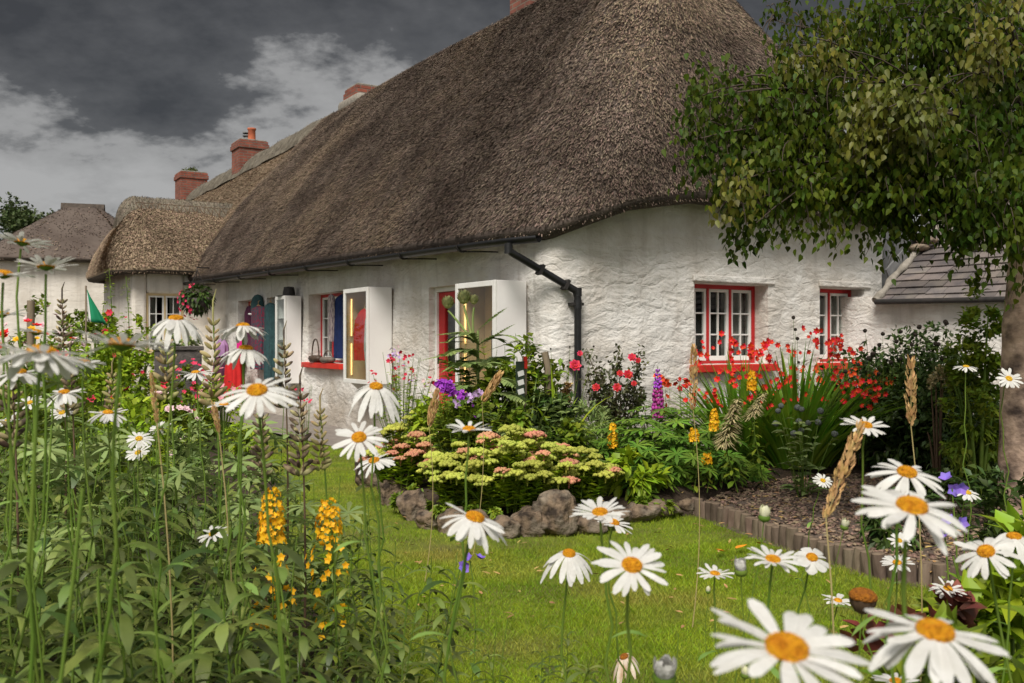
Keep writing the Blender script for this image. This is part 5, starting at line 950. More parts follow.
for lab, px, py, Y, ln, pm, pl in (('pale pod stalk standing tallest before the hanging basket', 213, 318, 3.0, 88, 'pod', .05), ('dark striped pod stalk left of the lawn, lower of two', 300, 392, 2.9, 84, 'pod_dark', .05), ('dark striped pod stalk under the narrow display case', 284, 342, 3.4, 66, 'pod_dark', .055),
  ('stout pale pod stalk between the folded daisy and the wing', 166, 338, 3.2, 62, 'pod', .055), ('thin pod stalk beside the dark lower one', 320, 408, 3.0, 62, 'pod', .04), ('brown pod stalk behind the wide drooping daisy', 70, 356, 3.0, 60, 'pod_dark', .045),
  ('brown pod stalk at the left border behind the stems', 12, 372, 2.6, 76, 'pod_dark', .05), ('short pod stalk beneath the large orange-centred daisy', 262, 412, 3.2, 64, 'pod_dark', .05), ('slim pod stalk in front of the far cottage wall', 62, 298, 3.6, 50, 'pod_dark', .04), ('grey pod stalk in the middle of the left bed', 112, 372, 3.4, 50, 'pod', .045)):
    seed_spike(lab, (px, py), Y, ln, pm=pm, pl=pl)
for a in (('dry orange grass head leaning over the gravel', (860, 426), 1.7, 92, 12, 34), ('upright dry grass head before the dark shrub', (911, 360), 2.6, 66, 9, 0), ('tall dry grass head before the red window sill', (694, 347), 4.2, 62, 7, 1), ('curved dry grass head beside the purple phlox', (437, 392), 5.0, 34, 7, 8), ('dry bent grass head by the artichoke leaves', (500, 374), 5.6, 28, 8, 18), ('thin dry straw stalk in the left bed', (151, 372), 1.9, 50, 5, -6), ('broken dry straw stalk by the large left daisy', (213, 402), 2.2, 30, 5, -6)):
    grass_head(*a)
def px_at(px, py, Y): p = at(px, py, Y); return (p[0], p[1])
def B(px, top, Y): p = at(px, top, Y); z0 = ground_z(p[0], p[1]); return (p[0], p[1], z0), p[2]-z0
def bush_px(name, label, cat, px, top, Y, wpx, nleaf, L, Wd, lm, **k):
    b, h = B(px, top, Y); r = wpx/F*Y*.5; return bush(name, label, cat, b, h, (r, r*k.pop('dep', .8)), nleaf, L, Wd, lm, **k)
for a, k in (
 (('leafy_shrub', 'rounded green shrub before the far cottage wall', 'shrub', 98, 288, 17, 70, 1500, .10, .035, 'leaf'), dict(nst=12)),
 (('leafy_shrub', 'lime green shrub below the wing window', 'shrub', 128, 316, 13.5, 74, 1600, .09, .03, 'leaf_lime'), dict(flowers=((12, .04, 'crimson', 5),))),
 (('flowering_shrub', 'bushy plant with crimson flowers under the wide edge-on daisy', 'flowering shrub', 150, 372, 9, 90, 1500, .08, .022, 'leaf'), dict(flowers=((9, .035, 'crimson', 6),))),
 (('flowering_shrub', 'plant with scarlet flowers at the left border', 'flowering shrub', 22, 318, 8.5, 80, 1200, .07, .02, 'leaf'), dict(flowers=((16, .05, 'red', 6), (10, .03, 'yellow', 6)))),
 (('flowering_shrub', 'pale pink flowered plant by the green flag', 'flowering shrub', 56, 330, 11, 80, 1300, .08, .022, 'leaf'), dict(flowers=((26, .035, 'palepink', 5), (8, .04, 'red', 6)))),
 (('flowering_shrub', 'pink flowered plant beside the plum skirt', 'flowering shrub', 222, 366, 11.5, 50, 700, .06, .02, 'leaf_lime'), dict(flowers=((30, .035, 'pink', 5),))),
 (('leafy_shrub', 'dark green bush deep in the left bed', 'shrub', 60, 372, 7.5, 150, 1800, .07, .02, 'leaf'), dict(flowers=((7, .03, 'yellow', 6),))),
 (('leafy_shrub', 'bright green bush behind the grey pod stalk', 'shrub', 130, 392, 6.5, 130, 1700, .07, .018, 'leaf_lime'), dict()),
 (('spurge', 'yellow green spurge at the far edge of the lawn', 'spurge', 243, 420, 10.5, 54, 900, .06, .014, 'leaf_lime'), dict(prof='lance')),
 (('leafy_shrub', 'green bush at the foot of the far window, beside the path', 'shrub', 200, 388, 11, 60, 900, .07, .02, 'leaf'), dict()),
 (('flowering_shrub', 'tall bush with white and pale pink flowers before the far cottage', 'flowering shrub', 40, 302, 12, 90, 1600, .08, .025, 'leaf'), dict(flowers=((18, .05, 'palepink', 6), (5, .05, 'orange', 6)), low=.0)),
 (('leafy_shrub', 'yellow green bush between the flag and the wing', 'shrub', 92, 322, 10.5, 80, 1300, .08, .026, 'leaf_lime'), dict(low=.0, flowers=((6, .04, 'pinkred', 6),))),
 (('leafy_shrub', 'dense green plant in the near left bed under the left border daisies', 'leafy plant', 30, 372, 5.2, 150, 1500, .08, .017, 'leaf'), dict(low=.0, prof='lance')),
 (('leafy_shrub', 'grey leaved plant beneath the edge-on daisy pair', 'leafy plant', 96, 380, 4.6, 120, 900, .09, .017, 'leaf_grey'), dict(low=.0, prof='lance')),
 (('flowering_shrub', 'plant with small white flowers at the end of the left bed', 'flowering shrub', 160, 392, 7.5, 90, 1000, .07, .018, 'leaf'), dict(low=.0, flowers=((22, .04, 'palepink', 6),))),
 (('leafy_shrub', 'silvery green bush right of the bright green one', 'shrub', 186, 410, 5.4, 90, 900, .07, .016, 'leaf_grey'), dict()),
): bush_px(*a, **k)
# hollyhock stalks by the wing
for px, top, lab in ((109, 268, 'tall hollyhock stalk before the corner of the tan cottage, left of two'), (126, 276, 'tall hollyhock stalk before the corner of the tan cottage, right of two')):
    b, h = B(px, top, 14); t = thing('hollyhock', lab, 'hollyhock', b); path = curve((0, 0, 0), (0, 0, h), (.05, 0, 0), 14); build('stem', M().tube(path, np.linspace(.012, .005, 14), 5), MT['stem'], t); n = 130; f = NP.random(n)**.7; th = NP.random(n)*6.28
    D = np.c_[np.cos(th), np.sin(th), .3+0*th]; build('foliage', M().leaves(np.c_[D[:, :2]*.04, f*h], nrm(D), nrm(UP+sph(n)*.4), .16*(1.2-f), .06*(1.2-f), seg=2, prof='ovate', bend=(0, 0, -.4)), MT['leaf_lime'], t)
    if px == 109: [build('flower', florets(M(), [(R_.uniform(-.05, .05), -.08, h*q)], (0, -1, .2), .06, 6, .55, .3), MT['crimson'], t) for q in (.55, .6, .67, .72)]
# planter with red geraniums, hanging basket, folded green flag
b, h = B(178, 350, 12.5); t = thing('stone_planter', 'square dark stone planter beside the wing wall', 'planter', b, ANG)
build('trough', M().box(-.26, .26, -.2, .2, 0, h), MT['pot_stone'], t, smooth=False, bevel=.02); build('rim', M().box(-.28, .28, -.22, .22, h+.002, h+.06), MT['pot_stone'], t, smooth=False, bevel=.012)
bush('trailing_plant', 'grey green plant growing in the square dark planter', 'plant', (b[0], b[1], h), .22, .36, 350, .07, .02, 'leaf_grey', nst=6)
bush_px('geranium', 'red geranium beside the square dark planter', 'geranium', 190, 358, 11.6, 36, 420, .06, .03, 'leaf', flowers=((34, .04, 'pinkred', 5),))
p = at(197, 298, 18.6); t = thing('hanging_basket', 'hanging basket of dark green leaves and magenta flowers by the wing wall', 'hanging basket', tuple(p))
build('basket', M().lathe([(0, -.3), (.16, -.26), (.25, -.12), (.27, 0), (.24, 0), (.2, -.1)], 16), MT['pot_stone'], t); n = 700; P = sph(n)*NP.random((n, 1))**.4*(.3, .3, .27)
build('foliage', M().leaves(P, nrm(P+(0, 0, -.1)), nrm(UP+sph(n)*.5), .09, .03, seg=2, prof='ovate', bend=(0, 0, -.4)), MT['leaf_dark'], t); d = sph(40); d[:, 0] = -np.abs(d[:, 0]); [build('flower', florets(M(), q[None]*(.36, .34, .34)+(0, 0, -.06), q+(0, -.5, 0), R_.uniform(.03, .045), 5, .5, .3), MT['pinkred'], t) for q in d]
m = M()
for k in range(3): m.tube([(.26*math.cos(k*2.1), .26*math.sin(k*2.1), 0), (0, 0, .55)], .006, 4)
build('chain', m, MT['iron'], t); build('bracket', M().tube([(0, 0, .55), (0, 0, .6), (.12, .4, .62), (.25, 1.1, .6)], .012, 5), MT['iron'], t)
p = at(86, 306, 12); t = thing('flag', 'small folded green and white flag on a pole', 'flag', (p[0], p[1], 0)); build('pole', M().tube([(0, 0, 0), (.0, 0, p[2]+.26)], .012, 6), MT['wood'], t)
m = M(); V = []
for k, z in enumerate(np.linspace(0, 1, 9)):
    for j, u in enumerate(np.linspace(0, 1, 9)): V.append((.012+u*.27*z, .035*math.sin(u*9+z*2)*z, p[2]+.24-z*.42-.05*u))
i = (np.arange(8)[:, None]*9+np.arange(8)[None]).ravel(); q = np.stack([i, i+1, i+10, i+9], 1); m.add(V, q[(i % 9) >= 2], 0); m.f.append(q[(i % 9) < 2]); m.v.append(np.zeros((0, 3))); m.m.append(1)
o = build('cloth', m, [MT['flag_green'], MT['sign_white']], t); sd = o.modifiers.new('thick', 'SOLIDIFY'); sd.thickness = .004
p = at(30, 300, 9); tag(build('wooden_post', M().tube([(0, 0, 0), (.01, 0, p[2])], .035, 7), MT['wood'], loc=(p[0], p[1], 0)), 'weathered post standing among scarlet flowers at the left', 'post')
# ================================================================ THE BED IN FRONT OF THE COTTAGE
def sedum(label, px, py, Y, wpx, top, nh, pink, hs=.068):
    nh = int(nh*1.35)
    """fleshy leaved clump under flat flower heads"""
    x = (px-CX)/F*Y; r = wpx/F*Y*.5; ht = CAMZ-(top-CY)/F*Y-.11; t = thing('stonecrop', label, 'stonecrop', (x, Y, .11), 0, 'stonecrop clumps behind the edging stones')
    st = M(); L = M(); heads = []
    for k in range(nh):
        for _ in range(30):
            a = R_.random()*6.28; q = R_.random()**.5; c = np.array([r*q*math.cos(a), r*.62*q*math.sin(a)]); z = ht*(1-.45*q*q)*R_.uniform(.62, 1.03)
            if all(np.hypot(*(c-d[:2])) > hs*1.0 for d in heads): break
        heads.append(np.array([*c, z])); h = heads[-1]
        path = curve((c[0]*.45, c[1]*.45, 0), h, (0, 0, .02), 6); st.tube(path, .0045, 4, cap=False); n = 30; f = NP.random(n)**.6*.95; C = np.array([np.interp(f, np.linspace(0, 1, 6), path[:, i]) for i in range(3)]).T; th = NP.random(n)*6.28; D = nrm(np.c_[np.cos(th), np.sin(th), .35+.3*NP.random(n)])
        L.leaves(C, D, nrm(UP+sph(n)*.3), .085*(1.1-.35*f), .025*(1.1-.35*f), seg=3, prof='ovate', bend=(0, 0, -.15), fold=.25)
    build('stem', st, MT['stem'], t); build('foliage', L, MT['leaf_lime'], t)
    for k, h in enumerate(heads):
        s = hs*R_.uniform(.7, 1.12); m = M(); n = 26; a = np.arange(n)*2.4; rr = s*np.sqrt((np.arange(n)+.5)/n)*.95; C = np.c_[np.cos(a)*rr, np.sin(a)*rr, .34*s*(1-(rr/s)**2)]+h; C = C+NP.normal(0, s*.05, C.shape); m.blobs(C, s*.27, 1, squash=(1, 1, .75), jit=.18); m.tube([h-(0, 0, .05), h], [.004, .012], 5, cap=False)
        build('flower_head', m, MT['sedum_pink' if R_.random() < pink else 'sedum_lime'], t)
for a in (('lime stonecrop with many salmon heads at the left end of the bed', 402, 470, 7.45, 74, 424, 24, .62), ('tall lime stonecrop clump behind the salmon headed one', 430, 440, 8.1, 86, 408, 24, .12), ('broad lime stonecrop clump above the tallest pitted rock', 512, 480, 6.5, 128, 432, 44, .12),
  ('stonecrop with a few coral heads in the middle of the bed', 524, 450, 7.2, 110, 425, 28, .30), ('stonecrop with buff heads at the right end of the clumps', 578, 476, 6.75, 80, 440, 22, .25), ('low lime stonecrop leaning over the rounded grey stone', 458, 486, 6.62, 74, 446, 22, .08)): sedum(*a)
# artichoke: stalk with three globes and jagged arching leaves
p = at(459, 298, 7.9); b = (at(484, 300, 7.9)[0], 7.95, .12); t = thing('artichoke', 'tall artichoke with three green globes and jagged arching leaves', 'artichoke', b); o = np.array(b)
st = M(); main = curve((0, 0, 0), at(478, 330, 7.9)-o, (-.02, 0, .03), 10); st.tube(main, np.linspace(.017, .011, 10), 7)
GL = ((448, 303, .052), (464, 298, .058), (474, 300, .040)); fk = at(474, 342, 7.9)-o
for px, py, r in GL: st.tube(curve(fk, at(px, py+7, 7.9)-o, (-.01, 0, .02), 6), np.linspace(.011, .009, 6), 6)
build('stem', st, MT['leaf_grey'], t)
for px, py, r in GL:
    c = at(px, py, 7.9)-o; m = M(); v, f = ICO[2]; m.add(v*r*.82+c, f); n = 70; i = np.arange(n)+.5; ph = np.arccos(1-2*i/n*.96); th = i*2.4; d = np.c_[np.cos(th)*np.sin(ph), np.sin(th)*np.sin(ph), -np.cos(ph)]; m.leaves(c+d*r*.8, nrm(UP*.9+d*.55), d, r*.62, r*.25, seg=2, prof='ovate', fold=-.4); build('flower_bud', m, MT['bud_green'], t)
def jagged(m, base, D, L, Wd, bend):
    n = 15
    for k in range(n):
        f = (k+1)/n; c = base+np.asarray(D)*L*f+np.asarray(bend)*L*f*f; tan = nrm(np.asarray(D)+2*np.asarray(bend)*f); s = nrm(np.cross(tan, UP)); w = Wd*math.sin(math.pi*min(.98, f*.93+.04))**.8
        for sg in (1, -1): m.leaves([c], nrm(s*sg*.9+tan*.75), nrm(UP+tan*.1), w*(.8+.4*R_.random()), w*.24, seg=2, prof='lance', fold=.2, bend=(0, 0, -.15))
    m.leaves([base], D, nrm(UP-np.asarray(D)*.3), L, Wd*.16, bend=bend, seg=8, prof='blade')
lf = M()
for k in range(34):
    z = R_.uniform(.1, .98); th = R_.uniform(0, 6.28); h = main[min(9, int(z*10))]; jagged(lf, h*.9, nrm(np.array([math.cos(th), math.sin(th)*.8, R_.uniform(.5, 1.0)])), R_.uniform(.4, .72)*(1.15-.5*z), .14, (0, 0, -.55))
for px, py, L_, dx, dz in ((470, 342, .26, -1, .12), (472, 332, .30, -1, .05), (468, 352, .40, -1, -.05), (478, 330, .34, .8, .75), (482, 345, .36, .75, .6), (484, 352, .5, 1, .42), (480, 350, .36, -.8, -.35)): jagged(lf, at(px, py, 7.9)-o, nrm((dx, -.15, dz)), L_, .07, (0, 0, -.12))
build('foliage', lf, MT['leaf_grey'], t)
# airy sweet-rocket like plant with red and lilac flowers before the jacket case
def airy(name, label, cat, px, top, Y, wpx, ns, lm, flowers, nl=9, L=.05, bare=.0, group=None, fs=.02):
    b, h = B(px, top, Y); t = thing(name, label, cat, b, 0, group); st, lf = M(), M(); tips = []; r = wpx/F*Y*.5
    for k in range(ns):
        a = R_.random()*6.28; q = R_.random()**.5; tip = np.array([r*q*math.cos(a), r*q*math.sin(a)*.8, h*R_.uniform(.62, 1.0)]); path = curve((tip[0]*.2, tip[1]*.2, 0), tip, (0, 0, .04), 8); st.tube(path, np.linspace(.004, .0016, 8), 4, cap=False); tips.append(tip)
        f = NP.random(nl)*(1-bare)*.9+.02; C = np.array([np.interp(f, np.linspace(0, 1, 8), path[:, i]) for i in range(3)]).T; th = NP.random(nl)*6.28; lf.leaves(C, nrm(np.c_[np.cos(th), np.sin(th), .5+0*th]), nrm(UP+sph(nl)*.4), L*(1.2-.6*f), L*.2, seg=3, prof='lance', bend=(0, 0, -.4))
    build('stem', st, MT['stem'], t); build('foliage', lf, MT[lm], t); tips = np.array(tips); i0 = 0
    for frac, fm, n5, kind in flowers:
        k = max(1, int(frac*ns)); i0 += k
        for e in tips[i0-k:i0]:
            if kind == 'ball': build('seed_head', M().blobs([e], fs*R_.uniform(.8, 1.15), 2, jit=.06), MT[fm], t)
            else:
                for _ in range(n5): build('flower', florets(M(), e+NP.normal(0, fs*1.1, (1, 3)), nrm(sph(1)+(0, -.9, .5)), fs*(.7+.5*NP.random(1)), 5, .5, .3), MT[fm], t)
    return t
airy('sweet_rocket', 'airy plant with loose red and lilac flowers before the jacket case', 'flowering plant', 402, 350, 8.6, 72, 46, 'leaf_lime', ((.36, 'crimson', 3, ''), (.14, 'lilac', 4, ''), (.08, 'palepink', 4, '')), nl=15, L=.07)
airy('campion', 'small magenta flowered stems at the foot of the bag window', 'flowering plant', 306, 384, 11.3, 26, 7, 'leaf', ((.6, 'pinkred', 4, ''),), L=.05)
b, h = B(452, 378, 7.6); t = airy('phlox', 'bushy phlox with dense purple flower clusters by the red door', 'phlox', 462, 386, 7.5, 104, 34, 'leaf', ((.02, 'purple', 2, ''),), nl=26, L=.10)
fl = M(); o = np.array(t.location)
for px, py, r, n in ((446, 386, .055, 46), (438, 383, .03, 14), (462, 395, .035, 12), (452, 391, .04, 18)): florets(fl, at(px, py, 7.2)-o+sph(n)*NP.random((n, 1))**.4*r, nrm(sph(n)+(0, -1, .5)), .022, 5, .55, .2)
build('flower_cluster', fl, MT['purple'], t)
for px, py in ((470, 398), (478, 394), (458, 402)): build('flower', florets(M(), at(px, py, 7.2)-o+sph(8)*.03, nrm(sph(8)+(0, -1, .5)), .02, 5, .55, .2), MT['lilac'], t)
# leafy mass between the sign and the downpipe
bush_px('leafy_shrub', 'tall leafy plant behind the small dark sign', 'leafy plant', 524, 342, 8.5, 80, 1500, .11, .028, 'leaf', prof='lance', nst=14)
bush_px('leafy_shrub', 'dense green leaves under the artichoke', 'leafy plant', 482, 388, 7.8, 110, 1500, .09, .024, 'leaf', prof='lance')
bush_px('leafy_shrub', 'leafy plant left of the downpipe foot', 'leafy plant', 540, 400, 8.0, 84, 1100, .10, .024, 'leaf_dark', prof='lance')
airy('seed_plant', 'thin brown stems with dark seed heads before the downpipe', 'seed heads', 562, 344, 8.9, 66, 22, 'stem_brown', ((.8, 'globe_dark', 1, 'ball'),), nl=5, L=.05, fs=.010)
bush_px('withered_plant', 'withered buff leaves at the foot of the downpipe', 'withered plant', 562, 372, 8.7, 34, 300, .06, .018, 'litter', stemm='stem_brown')
def strap(name, label, cat, px, top, Y, wpx, n, L, Wd, lm, droop=.6, spread=.6, z0=None, up=1.):
    b, h = B(px, top, Y); t = thing(name, label, cat, b); r = wpx/F*Y*.5; th = NP.random(n)*6.28; q = NP.random(n)**.6; D = nrm(np.c_[np.cos(th)*spread*q, np.sin(th)*spread*q, up+0*th])
    build('foliage', M().leaves(np.c_[np.cos(th)*r*.35*q, np.sin(th)*r*.25*q, 0*th], D, nrm(UP*.2-np.c_[np.cos(th), np.sin(th), 0*th]), L*h*(.7+.45*NP.random(n)), Wd*(.7+.5*NP.random(n)), bend=np.c_[np.cos(th)*droop*q*.6, np.sin(th)*droop*q*.6, -droop*(.25+q)*.7], seg=7, prof='blade', fold=.35), MT[lm], t); return t, h
strap('day_lily', 'pale green arching strap leaves above the stonecrop', 'strap-leaved plant', 528, 398, 7.9, 80, 60, 1.5, .011, 'leaf_grey', .9, .8)
strap('day_lily', 'second tuft of arching strap leaves right of the small sign', 'strap-leaved plant', 556, 376, 8.1, 70, 40, 1.3, .012, 'leaf_lime', .8, .7)
for px, top, Y, w, ns, L, lm, lab in ((470, 338, 8.2, 70, 12, .15, 'leaf', 'tall leafy stems in front of the lit case by the door'), (508, 330, 8.4, 64, 12, .16, 'leaf_lime', 'tallest light green leafy stems left of the small dark sign'), (540, 350, 8.3, 60, 11, .15, 'leaf', 'leafy stems between the small dark sign and the downpipe'), (566, 392, 7.9, 60, 10, .14, 'leaf_grey', 'pale narrow leaved stems at the foot of the downpipe')):
    airy('leafy_plant', lab, 'leafy plant', px, top, Y, w, ns, lm, (), nl=30, L=L)
for px, top, Y, w, n, L, lm, lab in ((446, 402, 8.2, 90, 1300, .09, 'leaf_lime', 'bright green leaves around the foot of the phlox'), (556, 424, 7.7, 80, 900, .10, 'leaf', 'green leaves behind the buff headed stonecrop'), (890, 486, 5.6, 90, 500, .07, 'leaf_dark', 'dark low leaves at the right end of the gravel'), (940, 470, 6.2, 110, 900, .07, 'leaf_dark', 'dark undergrowth in front of the birch'), (985, 520, 3.2, 120, 500, .12, 'leaf', 'mid green leaves behind the leaning daisy')):
    bush_px('leafy_plant', lab, 'leafy plant', px, top, Y, w, n, L, L*.24, lm, prof='lance', nst=8, low=.0)
for px, Y, w, top, lab in ((408, 7.05, 44, 488, 'ground hugging leaves behind the leftmost edging stones'), (446, 6.5, 50, 506, 'ground hugging leaves behind the small rounded stone'), (490, 6.36, 56, 508, 'ground hugging leaves spilling over the middle edging stones'), (536, 6.4, 50, 508, 'ground hugging leaves left of the tallest pitted rock'), (592, 6.45, 60, 506, 'ground hugging leaves behind the low broken stone'), (650, 6.85, 70, 496, 'ground hugging leaves above the flat pale stone')):
    bush_px('ground_cover_plant', lab, 'leafy plant', px, top, Y, w, 420, .055, .018, 'leaf', nst=5, low=.0)
# climbing rose
b, h = B(614, 345, 9.3); b = (b[0], b[1]-.1, .1); t = thing('rose_bush', 'lanky rose bush with red and pink blooms against the white wall', 'rose', b); o = np.array(b); st, lf = M(), M()
for k in range(24):
    tip = at(R_.uniform(582, 648), R_.uniform(348, 412), R_.uniform(8.9, 9.45))-o; path = curve((R_.uniform(-.12, .12), 0, 0), tip, (R_.uniform(-.06, .06), 0, .08), 8); st.tube(path, np.linspace(.008, .003, 8), 5, cap=False); n = 90; f = .22+.78*NP.random(n)**.6; C = np.array([np.interp(f, np.linspace(0, 1, 8), path[:, i]) for i in range(3)]).T+NP.normal(0, .035, (n, 3)); lf.leaves(C, nrm(sph(n)+(0, 0, -.1)), nrm(UP+sph(n)*.7), .042, .015, seg=2, prof='ovate', fold=.3)
build('stem', st, MT['stem_brown'], t); build('foliage', lf, MT['leaf_rose'], t)
for k, (px, py, r) in enumerate(((575, 365, .062), (580, 353, .03), (632, 357, .045), (628, 374, .05), (617, 387, .045), (596, 387, .042), (620, 373, .035), (634, 383, .03), (638, 360, .03))):
    m = M(); c = at(px, py, 8.85)-o
    for lay, (q, cup) in enumerate(((1, .15), (.8, .6), (.55, 1.3), (.35, 2.5))): florets(m, [c]*1, (R_.uniform(-.3, .3), -1, .5), r*q, 7 if lay < 2 else 5, .6, cup, seg=3)
    m.blobs([c+(0, -.005, 0)], r*.3, 1); build('flower', m, MT['pinkred' if k < 3 else 'crimson'], t)
# lupins: palmate foliage mass, one purple spike
lupin('lupin with a tall purple flower spike before the white wall', (at(656, 400, 8.6)[0], 8.6, .12), .62, .30, 34, .12, 'palmate lupin plants', spikes=((0, -.1, at(656, 366, 8.5)[2]-.12, .44, .05, 'lupin'),))
for px, top, Y, r, nl, lab in ((612, 428, 7.9, .32, 40, 'lupin foliage under the rose bush'), (642, 416, 7.7, .34, 48, 'dark lupin foliage in front of the purple spike'), (680, 400, 8.2, .30, 36, 'lupin foliage left of the tall dry grass head'), (676, 430, 7.5, .36, 54, 'lupin foliage behind the end of the log edging'), (708, 408, 8.1, .34, 46, 'lupin foliage below the crocosmia leaves'), (640, 470, 7.2, .26, 30, 'low lupin leaves over the long flat stone'), (722, 446, 7.9, .36, 44, 'lupin foliage at the back of the gravel'), (598, 464, 7.5, .24, 22, 'small lupin foliage right of the buff stonecrop'), (752, 474, 8.4, .26, 24, 'low lupin leaves beside the cream seed head')):
    p = at(px, top, Y); lupin(lab, (p[0], Y, .1), p[2]-.06, r, nl, .12, 'palmate lupin plants')
bush_px('leafy_shrub', 'low bright green leaves behind the pinkish edging stone', 'leafy plant', 634, 452, 7.0, 60, 420, .10, .03, 'leaf_lime', prof='ovate')
bush_px('leafy_shrub', 'feathery pale green plant under the rose', 'leafy plant', 592, 404, 8.5, 66, 1200, .09, .012, 'leaf_grey', prof='lance')
for px, py, Y, ln, lab in ((613, 422, 7.6, 30, 'yellow flower spike below the rose bush'), (714, 408, 7.7, 26, 'yellow flower spike before the crocosmia'), (694, 428, 7.3, 14, 'small yellow spike behind the tall dry grass stem'), (752, 370, 8.0, 24, 'yellow flower spike under the right window of three lights'), (707, 452, 7.3, 12, 'low orange yellow spike over the lupin leaves')):
    p = at(px, py, Y); t = thing('yellow_loosestrife', lab, 'loosestrife', (p[0], p[1], .1)); build('stem', M().tube(curve((0, 0, 0), (0, 0, p[2]-.1), (.02, 0, 0), 6), .004, 5), MT['stem'], t); spike(t, 0, 0, p[2]-.1, ln/F*Y*.8, .034, 'yellow'); lance_leaves(t, curve((0, 0, 0), (0, 0, p[2]-.1)), 18, .09, .015, .1, .75, 'leaf', .3)
for px, py, Y, ln, w, lab, nn in ((738, 398, 7.3, 46, 26, 'thick cream seed plume before the crocosmia, larger of two', 420), (764, 392, 7.6, 24, 18, 'short cream seed plume right of the thick one', 200)):
    p = at(px, py, Y); t = thing('seed_plume', lab, 'seed plume', (p[0], p[1], .1)); tip = p-np.array([p[0], p[1], .1]); L = ln/F*Y; a = tip-np.array([.10, 0, L]); build('stem', M().tube(np.concatenate([curve((0, 0, 0), a, (0, 0, 0), 5), [tip]]), .005, 5), MT['stem'], t); f = NP.random(nn); th = NP.random(nn)*6.28; D = nrm(np.c_[np.cos(th), np.sin(th), -.2+.5*NP.random(nn)]); C = a+(tip-a)*f[:, None]; build('seed_head', M().leaves(C, D, nrm(UP+D), w/F*Y*.62*(1.1-.7*f), .008, seg=2, prof='ovate', bend=(0, 0, -.3)), MT['cream_seed'], t)
    lance_leaves(t, curve((0, 0, 0), a), 26, .12, .022, .2, .95, 'leaf', .2)
# crocosmia: sword leaves, arching red flower sprays
def crocosmia(label, px, top, Y, wpx, n, sprays, fm='red'):
    n = int(n*1.4); t, h = strap('crocosmia', label, 'crocosmia', px, top, Y, wpx, n, 1.06, .021, 'sword', .42, .62); t['group'] = 'crocosmia clumps under the windows'; o = np.array(t.location); st, fl = M(), M()
    for sx, sy in sprays:
        tip = at(sx, sy, Y-R_.uniform(.05, .35))-o; path = curve((R_.uniform(-.1, .1), 0, 0), tip, (0, 0, .12), 9); st.tube(path, np.linspace(.004, .002, 9), 4, cap=False); k = R_.randint(3, 7)
        for j in range(k): build('flower', florets(M(), [tip+NP.normal(0, .05, 3)], nrm(np.array([R_.uniform(-.8, .8), -1, R_.uniform(-.2, .7)])), .036*R_.uniform(.6, 1.1), 6, .36, .55, seg=2, prof='lance'), MT[fm], t)
    build('stem', st, MT['stem'], t)
crocosmia('crocosmia with scarlet sprays under the three-light window', 742, 352, 8.7, 120, 120, [(R_.uniform(690, 775), R_.uniform(346, 404)) for _ in range(12)]+[(728, 343), (750, 350), (706, 352)])
crocosmia('tall crocosmia between the two windows with scarlet flowers', 796, 344, 8.6, 140, 170, [(R_.uniform(750, 865), R_.uniform(345, 408)) for _ in range(16)]+[(812, 333), (764, 343), (772, 360)])
crocosmia('crocosmia with orange sprays before the right red sill', 838, 356, 9.2, 100, 110, [(R_.uniform(800, 890), R_.uniform(356, 408)) for _ in range(10)], 'orange')
crocosmia('low crocosmia at the back of the gravel', 816, 408, 8.7, 90, 80, [(R_.uniform(846, 876), R_.uniform(384, 398)) for _ in range(4)])
p = at(686, 384, 8.5); airy('geum', 'scarlet flowers on a thin stem left of the red window sill', 'flowering plant', 684, 378, 8.6, 20, 5, 'leaf', ((.9, 'red', 4, ''),), fs=.03); airy('lily', 'orange flowers behind the purple lupin spike', 'flowering plant', 664, 378, 8.9, 18, 6, 'leaf', ((.95, 'orange', 4, ''),), fs=.035)
airy('seed_plant', 'dark red seed spray reaching up between the two windows', 'seed heads', 798, 312, 8.9, 18, 5, 'leaf_dark', ((.9, 'globe_dark', 1, 'ball'),), nl=16, L=.06, fs=.016)
airy('globe_thistle', 'globe thistle with grey balls on crossing pale stems by the gravel', 'globe thistle', 804, 400, 7.4, 90, 12, 'leaf_grey', ((1., 'globe', 1, 'ball'),), nl=8, L=.13, fs=.024)
# dark shrubs with black seed balls in front of the outbuilding
for px, top, Y, w, n, lab in ((872, 356, 9.2, 120, 3000, 'dark green shrub below the right red sill'), (915, 326, 9.0, 120, 3600, 'dark green shrub in front of the outbuilding wall'), (958, 352, 8.4, 140, 4200, 'dense dark shrub left of the birch trunk'), (1000, 410, 7.6, 120, 2600, 'dark low shrub at the foot of the birch'), (905, 408, 8.7, 130, 2800, 'low dark shrub behind the gravel')):
    bush_px('dark_shrub', lab, 'shrub', px, top, Y, w, n, .075, .02, 'leaf_dark', nst=10, group='dark shrubs round the birch', low=.0, rnd=.45)
for px, top, Y, w, ns, lab in ((884, 330, 8.8, 60, 9, 'black seed balls on thin stems right of the second window'), (920, 318, 8.6, 60, 10, 'tall black seed balls before the outbuilding wall'), (960, 312, 8.2, 50, 8, 'black seed balls close under the slate eave'), (862, 344, 8.8, 40, 6, 'black seed balls touching the right red sill')):
    airy('seed_plant', lab, 'seed heads', px, top, Y, w, ns, 'leaf_dark', ((1., 'globe_dark', 1, 'ball'),), nl=20, L=.07, fs=.020)
bush_px('climber', 'brownish green climber leaning on the birch trunk', 'climber', 978, 278, 7.2, 70, 3200, .055, .019, 'leaf', nst=8, low=.0)
bush_px('seed_plant', 'buff seed clusters in the dark shrubs left of the tall dry grass head', 'seed heads', 938, 364, 7.4, 34, 300, .03, .012, 'cream_seed', nst=6, low=.75, stemm='stem_brown')
